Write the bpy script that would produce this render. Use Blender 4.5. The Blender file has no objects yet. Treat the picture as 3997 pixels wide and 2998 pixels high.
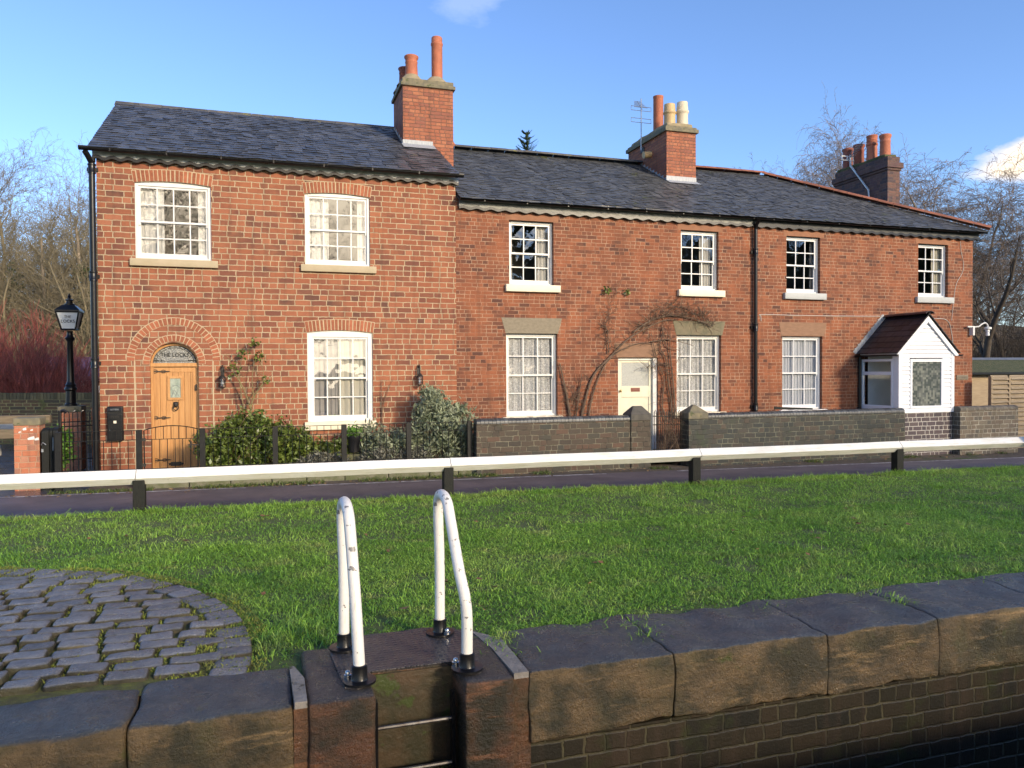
import bpy, bmesh, math, random
import numpy as np
from mathutils import Vector, Matrix, noise
from mathutils.geometry import tessellate_polygon

rnd = random.Random(7)
rng = np.random.default_rng(7)
PI = math.pi
scene = bpy.context.scene
COL = scene.collection

# ------------------------------------------------------------------ frame of reference
# x runs along the front of the cottages, y runs back from it, z = 0 is the lock coping
def ground_z(x): return -0.355 - 0.006 * max(min(x, 40), -20)

# ------------------------------------------------------------------ materials
def sc(c): return (c[0], c[1], c[2], 1.0)

class NT:
    def __init__(s, name):
        s.m = bpy.data.materials.new(name); s.m.use_nodes = True
        s.t = s.m.node_tree; s.n = s.t.nodes; s.l = s.t.links
        s.b = s.n['Principled BSDF']; s.out = s.n['Material Output']
    def new(s, typ, **kw):
        x = s.n.new(typ)
        for k, v in kw.items(): setattr(x, k, v)
        return x
    def link(s, a, b): s.l.new(a, b)
    def put(s, sock, v):
        if hasattr(v, 'is_output'): s.l.new(v, sock)
        else: sock.default_value = v
    def math(s, op, a, b=0.0, c=None, clamp=False):
        x = s.new('ShaderNodeMath', operation=op); x.use_clamp = clamp
        s.put(x.inputs[0], a); s.put(x.inputs[1], b)
        if c is not None: s.put(x.inputs[2], c)
        return x.outputs[0]
    def mix(s, f, a, b, blend='MIX'):
        x = s.new('ShaderNodeMix', data_type='RGBA', blend_type=blend)
        s.put(x.inputs[0], f); s.put(x.inputs[6], sc(a) if isinstance(a, tuple) else a); s.put(x.inputs[7], sc(b) if isinstance(b, tuple) else b)
        return x.outputs[2]
    def ramp(s, f, stops, interp='LINEAR'):
        x = s.new('ShaderNodeValToRGB'); cr = x.color_ramp; cr.interpolation = interp
        while len(cr.elements) < len(stops): cr.elements.new(0.5)
        for e, (p, c) in zip(cr.elements, stops):
            e.position = p; e.color = sc(c) if isinstance(c, tuple) else (c, c, c, 1)
        s.link(f, x.inputs[0]); return x.outputs[0]
    def coord(s, which='Object'):
        return s.new('ShaderNodeTexCoord').outputs[which]
    def noise(s, vec, scale, detail=4, rough=.55, dist=0, out=0):
        x = s.new('ShaderNodeTexNoise'); s.link(vec, x.inputs['Vector'])
        x.inputs['Scale'].default_value = scale; x.inputs['Detail'].default_value = detail
        x.inputs['Roughness'].default_value = rough; x.inputs['Distortion'].default_value = dist
        return x.outputs[out]
    def scalev(s, vec, sx, sy, sz):
        x = s.new('ShaderNodeMapping'); x.inputs['Scale'].default_value = (sx, sy, sz)
        s.link(vec, x.inputs['Vector']); return x.outputs[0]
    def bump(s, h, strength, dist=.01):
        x = s.new('ShaderNodeBump'); x.inputs['Strength'].default_value = strength; x.inputs['Distance'].default_value = dist
        s.link(h, x.inputs['Height']); return x.outputs[0]
    def island(s): return s.new('ShaderNodeNewGeometry').outputs['Random Per Island']

def pmat(name, c1, c2=None, scale=6, rough=.6, bump=0., bscale=40, bdist=.01, island=0., icol=None, metal=0., spec=.5, stretch=(1, 1, 1),
         spots=None, rough2=None, detail=5, lo=.35, hi=.65, trans=None):
    t = NT(name); v = t.coord(); vs = t.scalev(v, *stretch)
    n = t.noise(vs, scale, detail)
    col = t.ramp(n, [(lo, c1), (hi, c2 or c1)])
    if icol: col = t.mix(t.ramp(t.island(), [(i / max(1, len(icol) - 1), .0 + i / max(1, len(icol) - 1)) for i in range(2)]) if False else .65, col, t.ramp(t.island(), [(i / len(icol), c) for i, c in enumerate(icol)], 'CONSTANT'))
    if island:
        x = t.math('MULTIPLY_ADD', t.island(), 2 * island, 1 - island)
        hv = t.new('ShaderNodeHueSaturation'); t.link(x, hv.inputs['Value']); t.link(col, hv.inputs['Color']); col = hv.outputs[0]
    if spots:   # (colour, scale, threshold)
        m = t.ramp(t.noise(v, spots[1], 6, .65), [(spots[2], 0.), (spots[2] + .04, 1.)])
        col = t.mix(m, col, spots[0])
    t.link(col, t.b.inputs['Base Color'])
    if rough2 is not None:
        t.link(t.math('MULTIPLY_ADD', t.noise(v, scale * 1.7, 4), rough2 - rough, rough), t.b.inputs['Roughness'])
    else: t.b.inputs['Roughness'].default_value = rough
    t.b.inputs['Metallic'].default_value = metal
    t.b.inputs['Specular IOR Level'].default_value = spec
    if bump: t.link(t.bump(t.noise(vs, bscale, 6, .6), bump, bdist), t.b.inputs['Normal'])
    if trans:
        d = t.new('ShaderNodeBsdfTranslucent'); t.link(col, d.inputs['Color'])
        mx = t.new('ShaderNodeMixShader'); mx.inputs[0].default_value = trans
        t.link(t.b.outputs[0], mx.inputs[1]); t.link(d.outputs[0], mx.inputs[2]); t.link(mx.outputs[0], t.out.inputs['Surface'])
    return t.m

def brick_mat(name, L, H, J, tones, mortar, mortar2=None, split=.35, wob=.006, rough=.85, bstr=.6, stain=None, moss=None, fresh=None, zoff=0., smear=.25):
    """brick bond: rows with jittered offsets, some stretchers split into headers, one tone per brick, wandering joints"""
    t = NT(name); v = t.coord()
    nd = t.noise(v, 9, 3, .6, out=1)
    sub = t.new('ShaderNodeVectorMath', operation='SUBTRACT'); t.link(nd, sub.inputs[0]); sub.inputs[1].default_value = (.5, .5, .5)
    sclv = t.new('ShaderNodeVectorMath', operation='SCALE'); t.link(sub.outputs[0], sclv.inputs[0]); sclv.inputs['Scale'].default_value = wob * 4
    add = t.new('ShaderNodeVectorMath', operation='ADD'); t.link(v, add.inputs[0]); t.link(sclv.outputs[0], add.inputs[1])
    sp = t.new('ShaderNodeSeparateXYZ'); t.link(add.outputs[0], sp.inputs[0])
    a = t.math('ADD', sp.outputs[0], sp.outputs[1]); z = t.math('ADD', sp.outputs[2], zoff + 50 * H)
    zr = t.math('DIVIDE', z, H); row = t.math('FLOOR', zr); fz = t.math('FRACT', zr)
    wr = t.new('ShaderNodeTexWhiteNoise', noise_dimensions='1D'); t.link(row, wr.inputs['W'])
    half = t.math('MULTIPLY', t.math('FRACT', t.math('MULTIPLY', row, .5)), 1.0)
    off = t.math('ADD', half, t.math('MULTIPLY', wr.outputs[0], .3))
    xr = t.math('ADD', t.math('DIVIDE', a, L), t.math('ADD', off, 100.)); cell = t.math('FLOOR', xr); fx = t.math('FRACT', xr)
    cv = t.new('ShaderNodeCombineXYZ'); t.link(cell, cv.inputs[0]); t.link(row, cv.inputs[1])
    w1 = t.new('ShaderNodeTexWhiteNoise', noise_dimensions='2D'); t.link(cv.outputs[0], w1.inputs['Vector'])
    dosplit = t.math('LESS_THAN', w1.outputs[0], split)
    dedge = t.math('MINIMUM', fx, t.math('SUBTRACT', 1., fx))
    dmid = t.math('ABSOLUTE', t.math('SUBTRACT', fx, .5))
    big = t.math('SUBTRACT', 1., dosplit)
    dx = t.math('MULTIPLY', t.math('MINIMUM', dedge, t.math('ADD', dmid, big)), L)
    dz = t.math('MULTIPLY', t.math('MINIMUM', fz, t.math('SUBTRACT', 1., fz)), H)
    dd = t.math('MINIMUM', dx, dz)
    nj = t.math('MULTIPLY', t.math('SUBTRACT', t.noise(v, 30, 4, .7), .5), J * .6)
    dd = t.math('ADD', dd, nj)
    mr = t.new('ShaderNodeMapRange', interpolation_type='SMOOTHSTEP'); t.link(dd, mr.inputs[0])
    mr.inputs[1].default_value = J * .32; mr.inputs[2].default_value = J * .32 + .006
    face = mr.outputs[0]
    cid = t.math('MULTIPLY_ADD', t.math('MULTIPLY', dosplit, t.math('GREATER_THAN', fx, .5)), .37, cell)
    cv2 = t.new('ShaderNodeCombineXYZ'); t.link(cid, cv2.inputs[0]); t.link(row, cv2.inputs[1]); cv2.inputs[2].default_value = 3.7
    w2 = t.new('ShaderNodeTexWhiteNoise', noise_dimensions='3D'); t.link(cv2.outputs[0], w2.inputs['Vector'])
    n = len(tones); col = t.ramp(w2.outputs[0], [(i / n, c) for i, c in enumerate(tones)], 'LINEAR')
    fine = t.noise(v, 55, 5, .7)
    col = t.mix(t.math('MULTIPLY', t.ramp(fine, [(.42, 0.), (.75, 1.)]), .45), col, tuple(x * .55 for x in tones[0]))
    patch = t.noise(v, .9, 5, .6)
    if fresh:
        col = t.mix(t.math('MULTIPLY', t.ramp(t.noise(v, 1.4, 5, .6), [(.46, 0.), (.62, 1.)]), .6), col, fresh)
    if stain:
        col = t.mix(t.math('MULTIPLY', t.ramp(patch, [(.45, 0.), (.68, 1.)]), stain[1]), col, stain[0])
    mcol = t.mix(t.ramp(t.noise(v, 3, 5, .7), [(.4, 0.), (.6, 1.)]), mortar, mortar2 or mortar)
    col = t.mix(face, mcol, col)
    if smear:
        sm = t.math('MULTIPLY', t.ramp(t.noise(v, 7, 6, .75), [(.62, 0.), (.74, 1.)]), smear)
        col = t.mix(sm, col, mortar)
    run = t.noise(t.scalev(v, 5, 5, .35), 1.6, 5, .6)
    col = t.mix(t.math('MULTIPLY', t.ramp(run, [(.52, 0.), (.72, 1.)]), .38), col, (.07, .045, .032))
    if moss:
        col = t.mix(t.ramp(t.noise(v, moss[1], 6, .7), [(moss[2], 0.), (moss[2] + .12, 1.)]), col, moss[0])
    t.link(col, t.b.inputs['Base Color']); t.b.inputs['Roughness'].default_value = rough; t.b.inputs['Specular IOR Level'].default_value = .3
    h = t.math('ADD', face, t.math('MULTIPLY', fine, .5))
    h = t.math('ADD', h, t.math('MULTIPLY', w2.outputs[0], .3))
    t.link(t.bump(h, bstr, .012), t.b.inputs['Normal'])
    return t.m

def glass_mat(name, base=.12, wob=.25, wscale=3.0, rough=0.0, tint=(1, 1, 1)):
    t = NT(name); v = t.coord(); t.n.remove(t.b)
    fr = t.new('ShaderNodeFresnel'); bf = t.new('ShaderNodeNewGeometry').outputs['Backfacing']; t.link(t.math('MULTIPLY_ADD', bf, 1 / 1.5 - 1.5, 1.5), fr.inputs[0])
    f = t.math('ADD', fr.outputs[0], base, clamp=True)
    tr = t.new('ShaderNodeBsdfTransparent'); tr.inputs[0].default_value = sc(tint)
    gl = t.new('ShaderNodeBsdfGlossy'); gl.inputs['Roughness'].default_value = rough
    t.link(t.bump(t.noise(v, wscale, 2, .5), wob, .02), gl.inputs['Normal'])
    mx = t.new('ShaderNodeMixShader'); t.link(f, mx.inputs[0]); t.link(tr.outputs[0], mx.inputs[1]); t.link(gl.outputs[0], mx.inputs[2])
    t.link(mx.outputs[0], t.out.inputs['Surface']); return t.m

def cloth_mat(name, c, lace=0., lscale=9., trans=.35):
    t = NT(name); v = t.coord()
    col = t.mix(t.noise(v, 8, 3), tuple(x * .85 for x in c), c)
    t.link(col, t.b.inputs['Base Color']); t.b.inputs['Roughness'].default_value = .9; t.b.inputs['Specular IOR Level'].default_value = .1
    d = t.new('ShaderNodeBsdfTranslucent'); t.link(col, d.inputs['Color'])
    mx = t.new('ShaderNodeMixShader'); mx.inputs[0].default_value = trans
    t.link(t.b.outputs[0], mx.inputs[1]); t.link(d.outputs[0], mx.inputs[2]); last = mx.outputs[0]
    if lace:
        vo = t.new('ShaderNodeTexVoronoi', feature='DISTANCE_TO_EDGE'); vo.inputs['Scale'].default_value = lscale
        t.link(t.noise(v, 3, 2, out=1), vo.inputs['Vector']) if False else t.link(v, vo.inputs['Vector'])
        wv = t.noise(v, lscale * 1.3, 1, .4, 2.5)
        band = t.math('ABSOLUTE', t.math('SUBTRACT', wv, .5))
        solid = t.ramp(band, [(.018, 1.), (.05, 0.)])
        dots = t.ramp(vo.outputs[0], [(.03, 1.), (.09, 0.)])
        solid = t.math('MAXIMUM', solid, t.math('MULTIPLY', dots, .3))
        op = t.math('MULTIPLY_ADD', solid, lace, 1 - lace, clamp=True)
        tr = t.new('ShaderNodeBsdfTransparent'); m2 = t.new('ShaderNodeMixShader')
        t.link(op, m2.inputs[0]); t.link(tr.outputs[0], m2.inputs[1]); t.link(last, m2.inputs[2]); last = m2.outputs[0]
    t.link(last, t.out.inputs['Surface']); return t.m

M = {}
M['brick_a'] = brick_mat('orange_brick', .30, .105, .0165,
    [(.225, .078, .044), (.30, .108, .057), (.25, .088, .049), (.37, .148, .082), (.28, .099, .054), (.115, .057, .044), (.325, .12, .064), (.17, .067, .046)],
    (.47, .37, .24), (.38, .285, .18), split=.38, wob=.006, fresh=(.36, .135, .066), smear=.12)
M['brick_b'] = brick_mat('old_red_brick', .235, .079, .009,
    [(.19, .068, .036), (.25, .09, .046), (.215, .076, .04), (.31, .12, .062), (.13, .054, .036), (.245, .086, .044), (.275, .10, .052), (.10, .046, .034)],
    (.27, .12, .07), (.40, .27, .18), split=.4, wob=.005, stain=((.12, .052, .034), .55), fresh=(.32, .112, .052), smear=.1, bstr=.5)
M['brick_chim'] = brick_mat('rustic_chimney_brick', .235, .079, .012,
    [(.34, .12, .068), (.41, .165, .09), (.30, .104, .06), (.38, .14, .076), (.26, .10, .068)], (.19, .10, .07), (.24, .13, .09), split=.5, smear=.10, bstr=.9)
M['brick_dark'] = brick_mat('purple_engineering_brick', .235, .08, .009,
    [(.10, .06, .055), (.15, .085, .07), (.12, .07, .075), (.19, .10, .075), (.085, .06, .065)], (.16, .12, .10), (.09, .07, .06), split=.4, smear=.1, moss=((.06, .075, .03), 2.2, .66))
M['brick_wall'] = brick_mat('dark_garden_wall_brick', .26, .103, .011,
    [(.05, .042, .033), (.09, .065, .045), (.06, .055, .042), (.12, .068, .045), (.045, .048, .04), (.075, .056, .04)], (.04, .036, .028), (.24, .22, .15), split=.35, rough=.6, smear=.08, moss=((.05, .06, .03), 2.5, .62))
M['brick_blue'] = brick_mat('blue_brick', .26, .103, .011,
    [(.034, .038, .034), (.05, .05, .042), (.04, .046, .042), (.075, .056, .042), (.028, .033, .032)], (.035, .035, .028), (.20, .20, .14), split=.35, rough=.5, smear=.06, moss=((.04, .055, .03), 2.2, .60))
M['brick_porch'] = brick_mat('porch_plinth_brick', .26, .103, .016,
    [(.075, .06, .068), (.10, .075, .08), (.06, .05, .06), (.11, .085, .085)], (.50, .47, .42), (.42, .40, .36), split=.4, rough=.6, smear=.05)
M['brick_pale'] = brick_mat('limewashed_wall_brick', .26, .103, .014,
    [(.13, .11, .08), (.18, .15, .11), (.15, .115, .085), (.10, .09, .075)], (.45, .42, .34), (.22, .2, .15), split=.4, rough=.7, smear=.5)
M['brick_pier'] = brick_mat('weathered_orange_pier_brick', .235, .095, .012,
    [(.45, .16, .085), (.52, .21, .12), (.40, .14, .08), (.50, .24, .15), (.33, .16, .11)], (.45, .28, .18), (.36, .2, .13), split=.4, smear=.2)
M['brick_moss'] = brick_mat('mossy_yellow_brick', .25, .09, .017,
    [(.12, .085, .05), (.17, .10, .055), (.10, .08, .05), (.20, .13, .07), (.08, .07, .05)], (.33, .28, .13), (.22, .22, .09), split=.4, moss=((.12, .13, .04), 1.5, .55), smear=.1)
M['brick_lock'] = brick_mat('wet_lock_brick', .25, .10, .013,
    [(.020, .018, .011), (.030, .023, .014), (.014, .014, .011), (.034, .025, .015)], (.075, .066, .036), (.034, .03, .02), split=.45, rough=.45, moss=((.03, .035, .012), 1.6, .55), smear=.05)
M['arch_brick'] = pmat('gauged_arch_brick', (.27, .086, .042), (.34, .118, .058), 20, .85, .5, 50, island=.22)
M['mortar'] = pmat('cream_mortar', (.44, .34, .215), (.48, .375, .25), 12, .95, .4, 60)
M['slate'] = pmat('blue_slate', (.045, .05, .062), (.075, .08, .095), 5, .24, .25, 30, .004, island=.38, spots=((.10, .115, .05), 6, .68), rough2=.5, spec=.6)
M['slate_old'] = pmat('weathered_slate', (.05, .054, .06), (.085, .088, .092), 4, .30, .3, 30, .004, island=.30, spots=((.09, .10, .045), 2.2, .64), rough2=.62, spec=.5)
M['ridge_grey'] = pmat('grey_ridge_tile', (.075, .07, .065), (.12, .11, .095), 6, .7, .4, 30, island=.2, spots=((.17, .16, .06), 5, .60))
M['ridge_red'] = pmat('terracotta_ridge_tile', (.29, .105, .055), (.21, .08, .048), 5, .75, .3, 30, island=.18, spots=((.14, .11, .06), 7, .64))
M['terracotta'] = pmat('terracotta', (.44, .145, .075), (.36, .115, .06), 7, .7, .2, 40, island=.06, spots=((.24, .10, .06), 9, .67))
M['terracotta_dark'] = pmat('sooty_terracotta', (.29, .085, .05), (.21, .07, .045), 6, .75, .2, 40)
M['buff_pot'] = pmat('buff_clay', (.55, .40, .20), (.48, .33, .16), 6, .6, .2, 40)
M['white_pot'] = pmat('cream_clay', (.62, .56, .42), (.55, .48, .35), 6, .6, .2, 40)
M['capstone'] = pmat('lichened_cap_brick', (.13, .12, .085), (.21, .18, .11), 9, .85, .6, 35, spots=((.09, .10, .045), 6, .60))
M['flaunch'] = pmat('mortar_flaunching', (.34, .27, .17), (.25, .21, .12), 8, .9, .5, 40)
M['lead'] = pmat('lead_flashing', (.36, .38, .40), (.27, .29, .31), 6, .5, .2, 20, stretch=(6, 6, 1))
M['white'] = pmat('white_gloss_paint', (.72, .71, .68), (.66, .65, .62), 4, .35, .05, 30)
M['white_b'] = pmat('cool_white_paint', (.70, .71, .72), (.65, .66, .68), 3, .4, .05, 30)
M['upvc'] = pmat('white_weatherboard', (.78, .79, .82), (.73, .75, .79), 2.5, .38, .05, 20)
M['old_white'] = pmat('weathered_white_board', (.75, .73, .67), (.52, .50, .44), 9, .7, .2, 40, stretch=(1, 1, 3))
M['old_grey'] = pmat('dirty_grey_board', (.28, .28, .255), (.17, .17, .155), 8, .7, .2, 40, stretch=(1, 1, 3))
M['dark_board'] = pmat('dark_grey_board', (.05, .052, .052), (.035, .036, .036), 8, .6)
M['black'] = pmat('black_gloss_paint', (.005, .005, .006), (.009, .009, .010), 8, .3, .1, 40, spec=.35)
M['black_matt'] = pmat('black_matt_paint', (.007, .007, .008), (.013, .014, .013), 12, .5, .2, 40, spec=.3)
M['black_wood'] = pmat('blackened_timber', (.006, .007, .006), (.014, .015, .012), 12, .6, .5, 30, stretch=(6, 6, 1), spots=((.035, .04, .03), 9, .68), spec=.3)
M['stone_sill'] = pmat('painted_sandstone_sill', (.44, .36, .24), (.40, .33, .21), 6, .75, .15, 60)
M['cream_sill'] = pmat('cream_painted_sill', (.75, .69, .52), (.70, .64, .48), 6, .6, .1, 50)
M['grey_sill'] = pmat('grey_painted_sill', (.42, .44, .44), (.38, .40, .40), 6, .6, .1, 50)
M['sandstone'] = pmat('grey_sandstone', (.25, .21, .15), (.20, .17, .12), 14, .85, .5, 60, stretch=(1, 1, 1.6))
M['sandstone_green'] = pmat('greenish_sandstone', (.20, .165, .105), (.14, .13, .08), 5, .85, .5, 60)
M['sandstone_brown'] = pmat('brown_sandstone', (.22, .125, .075), (.27, .155, .095), 7, .85, .4, 60, stretch=(1, 1, 3))
M['sandstone_red'] = pmat('red_sandstone', (.29, .135, .075), (.24, .11, .06), 6, .85, .4, 60)
M['oak'] = pmat('golden_oak', (.52, .27, .095), (.42, .20, .065), 3, .42, .15, 25, stretch=(9, 9, .7), island=.10)
M['cream_door'] = pmat('cream_door_paint', (.66, .62, .48), (.62, .58, .44), 5, .4, .05, 30)
M['brown_metal'] = pmat('brown_metal', (.22, .06, .035), (.16, .045, .03), 20, .4)
M['brass'] = pmat('brass', (.55, .42, .18), (.5, .36, .14), 10, .3, metal=.8)
M['iron'] = pmat('black_wrought_iron', (.018, .017, .016), (.04, .035, .03), 25, .5, .2, 60, metal=.3)
M['steel'] = pmat('chrome_steel', (.6, .6, .6), (.5, .5, .5), 10, .25, metal=1.)
M['galv'] = pmat('galvanised_steel', (.42, .44, .46), (.34, .36, .38), 20, .4, metal=.7)
M['dark_steel'] = pmat('wet_dark_steel', (.12, .12, .12), (.06, .05, .045), 20, .35, metal=.6)
M['cable'] = pmat('grey_cable', (.55, .52, .48), (.48, .45, .42), 10, .6)
M['glass'] = glass_mat('window_glass', .10, .30, 2.2)
M['glass_flat'] = glass_mat('modern_glass', .08, .04, 1.5)
M['porch_glass'] = glass_mat('porch_glass', -.03, .03, 1.5)
M['lantern_glass'] = glass_mat('lantern_glass', .10, .3, 30)
M['obscure'] = pmat('obscured_glass', (.42, .43, .40), (.30, .31, .29), 60, .25, .8, 90, .01)
M['door_glass'] = pmat('etched_green_glass', (.22, .27, .22), (.36, .40, .33), 9, .2, .5, 18, stretch=(1, 1, .6))
M['fan_glass'] = pmat('leaded_rippled_glass', (.17, .175, .17), (.34, .34, .31), 34, .15, .8, 34, .02, stretch=(1, 1, 1.8), lo=.42, hi=.66)
M['net'] = cloth_mat('net_curtain', (.60, .59, .55), 0, trans=.2)
M['net_cool'] = cloth_mat('pale_net_curtain', (.58, .61, .66), 0, trans=.2)
M['lace'] = cloth_mat('lace_curtain', (.80, .80, .78), .52, 11., trans=.15)
M['patterned'] = cloth_mat('patterned_grey_curtain', (.36, .34, .32), 0, trans=.2)
M['cream_cloth'] = cloth_mat('cream_curtain', (.60, .57, .47), 0, trans=.25)
M['lamp_panel'] = pmat('opal_glass', (.62, .66, .68), (.56, .60, .63), 4, .3)
M['asphalt'] = pmat('asphalt', (.085, .070, .074), (.135, .108, .112), 1.6, .55, .8, 160, .004, detail=10, rough2=.8, spots=((.16, .135, .12), 3.5, .64))
M['line'] = pmat('worn_white_line', (.60, .58, .56), (.25, .22, .22), 9, .7, lo=.36, hi=.58)
M['dirt'] = pmat('gravelly_dirt', (.075, .055, .036), (.13, .10, .07), 6, .95, .9, 60, .02, spots=((.055, .075, .02), 1.6, .58), detail=8)
M['field'] = pmat('rough_winter_field', (.06, .075, .025), (.10, .085, .04), .3, .95)
M['turf'] = pmat('turf', (.06, .095, .018), (.09, .11, .03), 2.0, .95, .6, 50, .02, spots=((.09, .065, .03), 3, .66))
M['bank'] = pmat('trodden_grass', (.05, .085, .02), (.08, .095, .03), 1.5, .95)
M['wet_slab'] = pmat('wet_paving', (.04, .042, .05), (.07, .07, .08), 2, .14, .25, 9, .02, rough2=.45)
M['kerb'] = pmat('mossy_kerb', (.17, .16, .11), (.10, .11, .05), 8, .9, .6, 30)
M['water'] = pmat('dark_canal_water', (.004, .006, .005), (.008, .010, .008), 2, .05, .15, 3, .03)
M['timber'] = pmat('weathered_timber', (.115, .09, .062), (.19, .15, .10), 5, .85, .6, 25, stretch=(.6, 6, 6), spots=((.10, .12, .05), 3, .62))
M['fence_wood'] = pmat('grey_fence_panel', (.36, .28, .18), (.27, .205, .13), 5, .85, .4, 25, stretch=(.6, 6, 6), island=.12)
M['moss_roof'] = pmat('mossy_felt_roof', (.05, .065, .018), (.11, .105, .045), 9, .95, 1., 25, .04)
M['blue_grey'] = pmat('blue_grey_ridge', (.09, .105, .13), (.12, .135, .16), 5, .5)
M['red_shed'] = pmat('dark_red_board', (.10, .02, .02), (.07, .016, .018), 4, .7)
M['bark'] = pmat('tree_bark', (.17, .135, .095), (.25, .20, .14), 2, .95)
M['bark_olive'] = pmat('olive_bark', (.155, .13, .075), (.22, .18, .11), 1.5, .95)
M['bark_dark'] = pmat('dark_bark', (.055, .043, .033), (.085, .068, .05), 2, .95)
M['bark_birch'] = pmat('birch_twigs', (.15, .118, .095), (.23, .18, .145), 1, .9)
M['dogwood'] = pmat('red_stems', (.36, .085, .065), (.23, .075, .055), 3, .7, island=.35)
M['vine'] = pmat('vine_stem', (.10, .068, .045), (.17, .115, .08), 8, .9, .4, 40)
M['vine_pale'] = pmat('pale_vine_stem', (.28, .21, .15), (.20, .14, .10), 8, .9)
M['rose_stem'] = pmat('rose_stem', (.22, .17, .07), (.16, .12, .065), 8, .85)
M['ivy'] = pmat('ivy_leaf', (.03, .055, .014), (.055, .08, .02), 3, .5, island=.4)
M['hedge'] = pmat('evergreen_leaf', (.055, .10, .018), (.17, .21, .045), 7, .4, island=.45, trans=.15)
M['sage'] = pmat('grey_green_leaf', (.17, .21, .12), (.30, .33, .22), 5, .6, island=.35, trans=.15)
M['lavender'] = pmat('lavender_foliage', (.12, .125, .10), (.17, .165, .13), 5, .8, island=.35)
M['bright_leaf'] = pmat('fresh_green_leaf', (.10, .24, .03), (.16, .30, .05), 5, .5, island=.3, trans=.2)
M['straw'] = pmat('dead_grass', (.24, .18, .09), (.15, .115, .05), 5, .9, island=.3)
M['needle'] = pmat('conifer_needle', (.022, .045, .018), (.04, .065, .024), 3, .7, island=.4)
M['plastic_black'] = pmat('black_plastic', (.012, .012, .014), (.02, .02, .024), 5, .4)
M['moss'] = pmat('joint_moss', (.27, .32, .04), (.16, .17, .05), 9, .95, 1., 60, .02)

M['bed_soil'] = pmat('mossy_joint_soil', (.14, .15, .025), (.07, .065, .025), 14, .95, 1., 60, .02)
def grass_mat(name, stops, tipdry):
    t = NT(name); v = t.coord()
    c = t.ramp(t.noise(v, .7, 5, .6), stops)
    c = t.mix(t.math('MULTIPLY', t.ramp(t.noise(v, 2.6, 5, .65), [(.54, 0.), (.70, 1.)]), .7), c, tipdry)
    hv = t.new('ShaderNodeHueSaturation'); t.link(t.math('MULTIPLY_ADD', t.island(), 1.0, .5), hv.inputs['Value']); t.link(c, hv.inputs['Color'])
    t.link(hv.outputs[0], t.b.inputs['Base Color']); t.b.inputs['Roughness'].default_value = .45; t.b.inputs['Specular IOR Level'].default_value = .35
    d = t.new('ShaderNodeBsdfTranslucent'); t.link(hv.outputs[0], d.inputs['Color'])
    mx = t.new('ShaderNodeMixShader'); mx.inputs[0].default_value = .3
    t.link(t.b.outputs[0], mx.inputs[1]); t.link(d.outputs[0], mx.inputs[2]); t.link(mx.outputs[0], t.out.inputs['Surface'])
    return t.m
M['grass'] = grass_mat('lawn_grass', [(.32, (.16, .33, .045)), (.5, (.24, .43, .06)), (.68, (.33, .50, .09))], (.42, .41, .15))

def stone_mat(name, top1, top2, side1, side2, rtop, moss=True):
    """weathered coping stone: grey weathered skin on the top, brown stone with bedding on the faces"""
    t = NT(name); v = t.coord()
    g = t.new('ShaderNodeNewGeometry'); s = t.new('ShaderNodeSeparateXYZ'); t.link(g.outputs['True Normal'], s.inputs[0])
    f = t.ramp(t.math('ADD', s.outputs[2], t.math('MULTIPLY', t.math('SUBTRACT', t.noise(v, 14, 5, .7), .5), .9)), [(.45, 0.), (.75, 1.)])
    top = t.ramp(t.noise(v, 5, 7, .7), [(.35, top1), (.65, top2)])
    top = t.mix(t.ramp(t.noise(v, 90, 5, .7), [(.60, 0.), (.72, 1.)]), top, tuple(x * 2.6 for x in top2))
    top = t.mix(t.ramp(t.noise(v, 3.1, 8, .75), [(.60, 0.), (.68, 1.)]), top, (.085, .075, .055))
    top = t.mix(t.ramp(t.noise(v, 7.5, 3, .5), [(.755, 0.), (.77, 1.)]), top, (.36, .37, .33))
    bed = t.noise(t.scalev(v, 1, 1, 3.2), 4.5, 9, .72, .4)
    side = t.ramp(bed, [(.3, side1), (.7, side2)])
    side = t.mix(t.math('MULTIPLY', t.ramp(t.noise(v, 1.6, 6, .7), [(.5, 0.), (.64, 1.)]), .6), side, (.045, .05, .018))
    side = t.mix(t.math('MULTIPLY', t.ramp(t.noise(v, 3.0, 5, .65), [(.46, 0.), (.60, 1.)]), .85), side, (.025, .024, .012))
    side = t.mix(t.math('MULTIPLY', t.ramp(t.noise(t.scalev(v, .6, .6, 4), 2.6, 8, .7), [(.56, 0.), (.68, 1.)]), .8), side, tuple(x * 1.8 for x in side2))
    side = t.mix(t.ramp(t.noise(v, 32, 6, .75), [(.60, 0.), (.70, 1.)]), side, (.02, .018, .012))
    col = t.mix(f, side, top)
    if moss: col = t.mix(t.ramp(t.noise(v, 4.2, 6, .7), [(.62, 0.), (.70, 1.)]), col, (.055, .06, .012))
    hv = t.new('ShaderNodeHueSaturation'); t.link(t.math('MULTIPLY_ADD', t.island(), .5, .75), hv.inputs['Value']); t.link(col, hv.inputs['Color'])
    t.link(hv.outputs[0], t.b.inputs['Base Color'])
    r = t.math('MULTIPLY_ADD', t.ramp(t.noise(v, 6, 6, .7), [(.35, 0.), (.65, 1.)]), .4, rtop - .05)
    t.link(r, t.b.inputs['Roughness']); t.b.inputs['Specular IOR Level'].default_value = .5
    h = t.math('ADD', t.noise(v, 45, 7, .7), t.math('MULTIPLY', bed, .7))
    t.link(t.bump(h, .9, .022), t.b.inputs['Normal']); return t.m
M['coping'] = stone_mat('weathered_coping_stone', (.033, .037, .040), (.062, .067, .070), (.06, .044, .022), (.165, .11, .052), .22)
M['concrete'] = stone_mat('dark_cast_concrete', (.032, .028, .027), (.055, .047, .043), (.065, .040, .022), (.17, .075, .034), .2, False)
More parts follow.
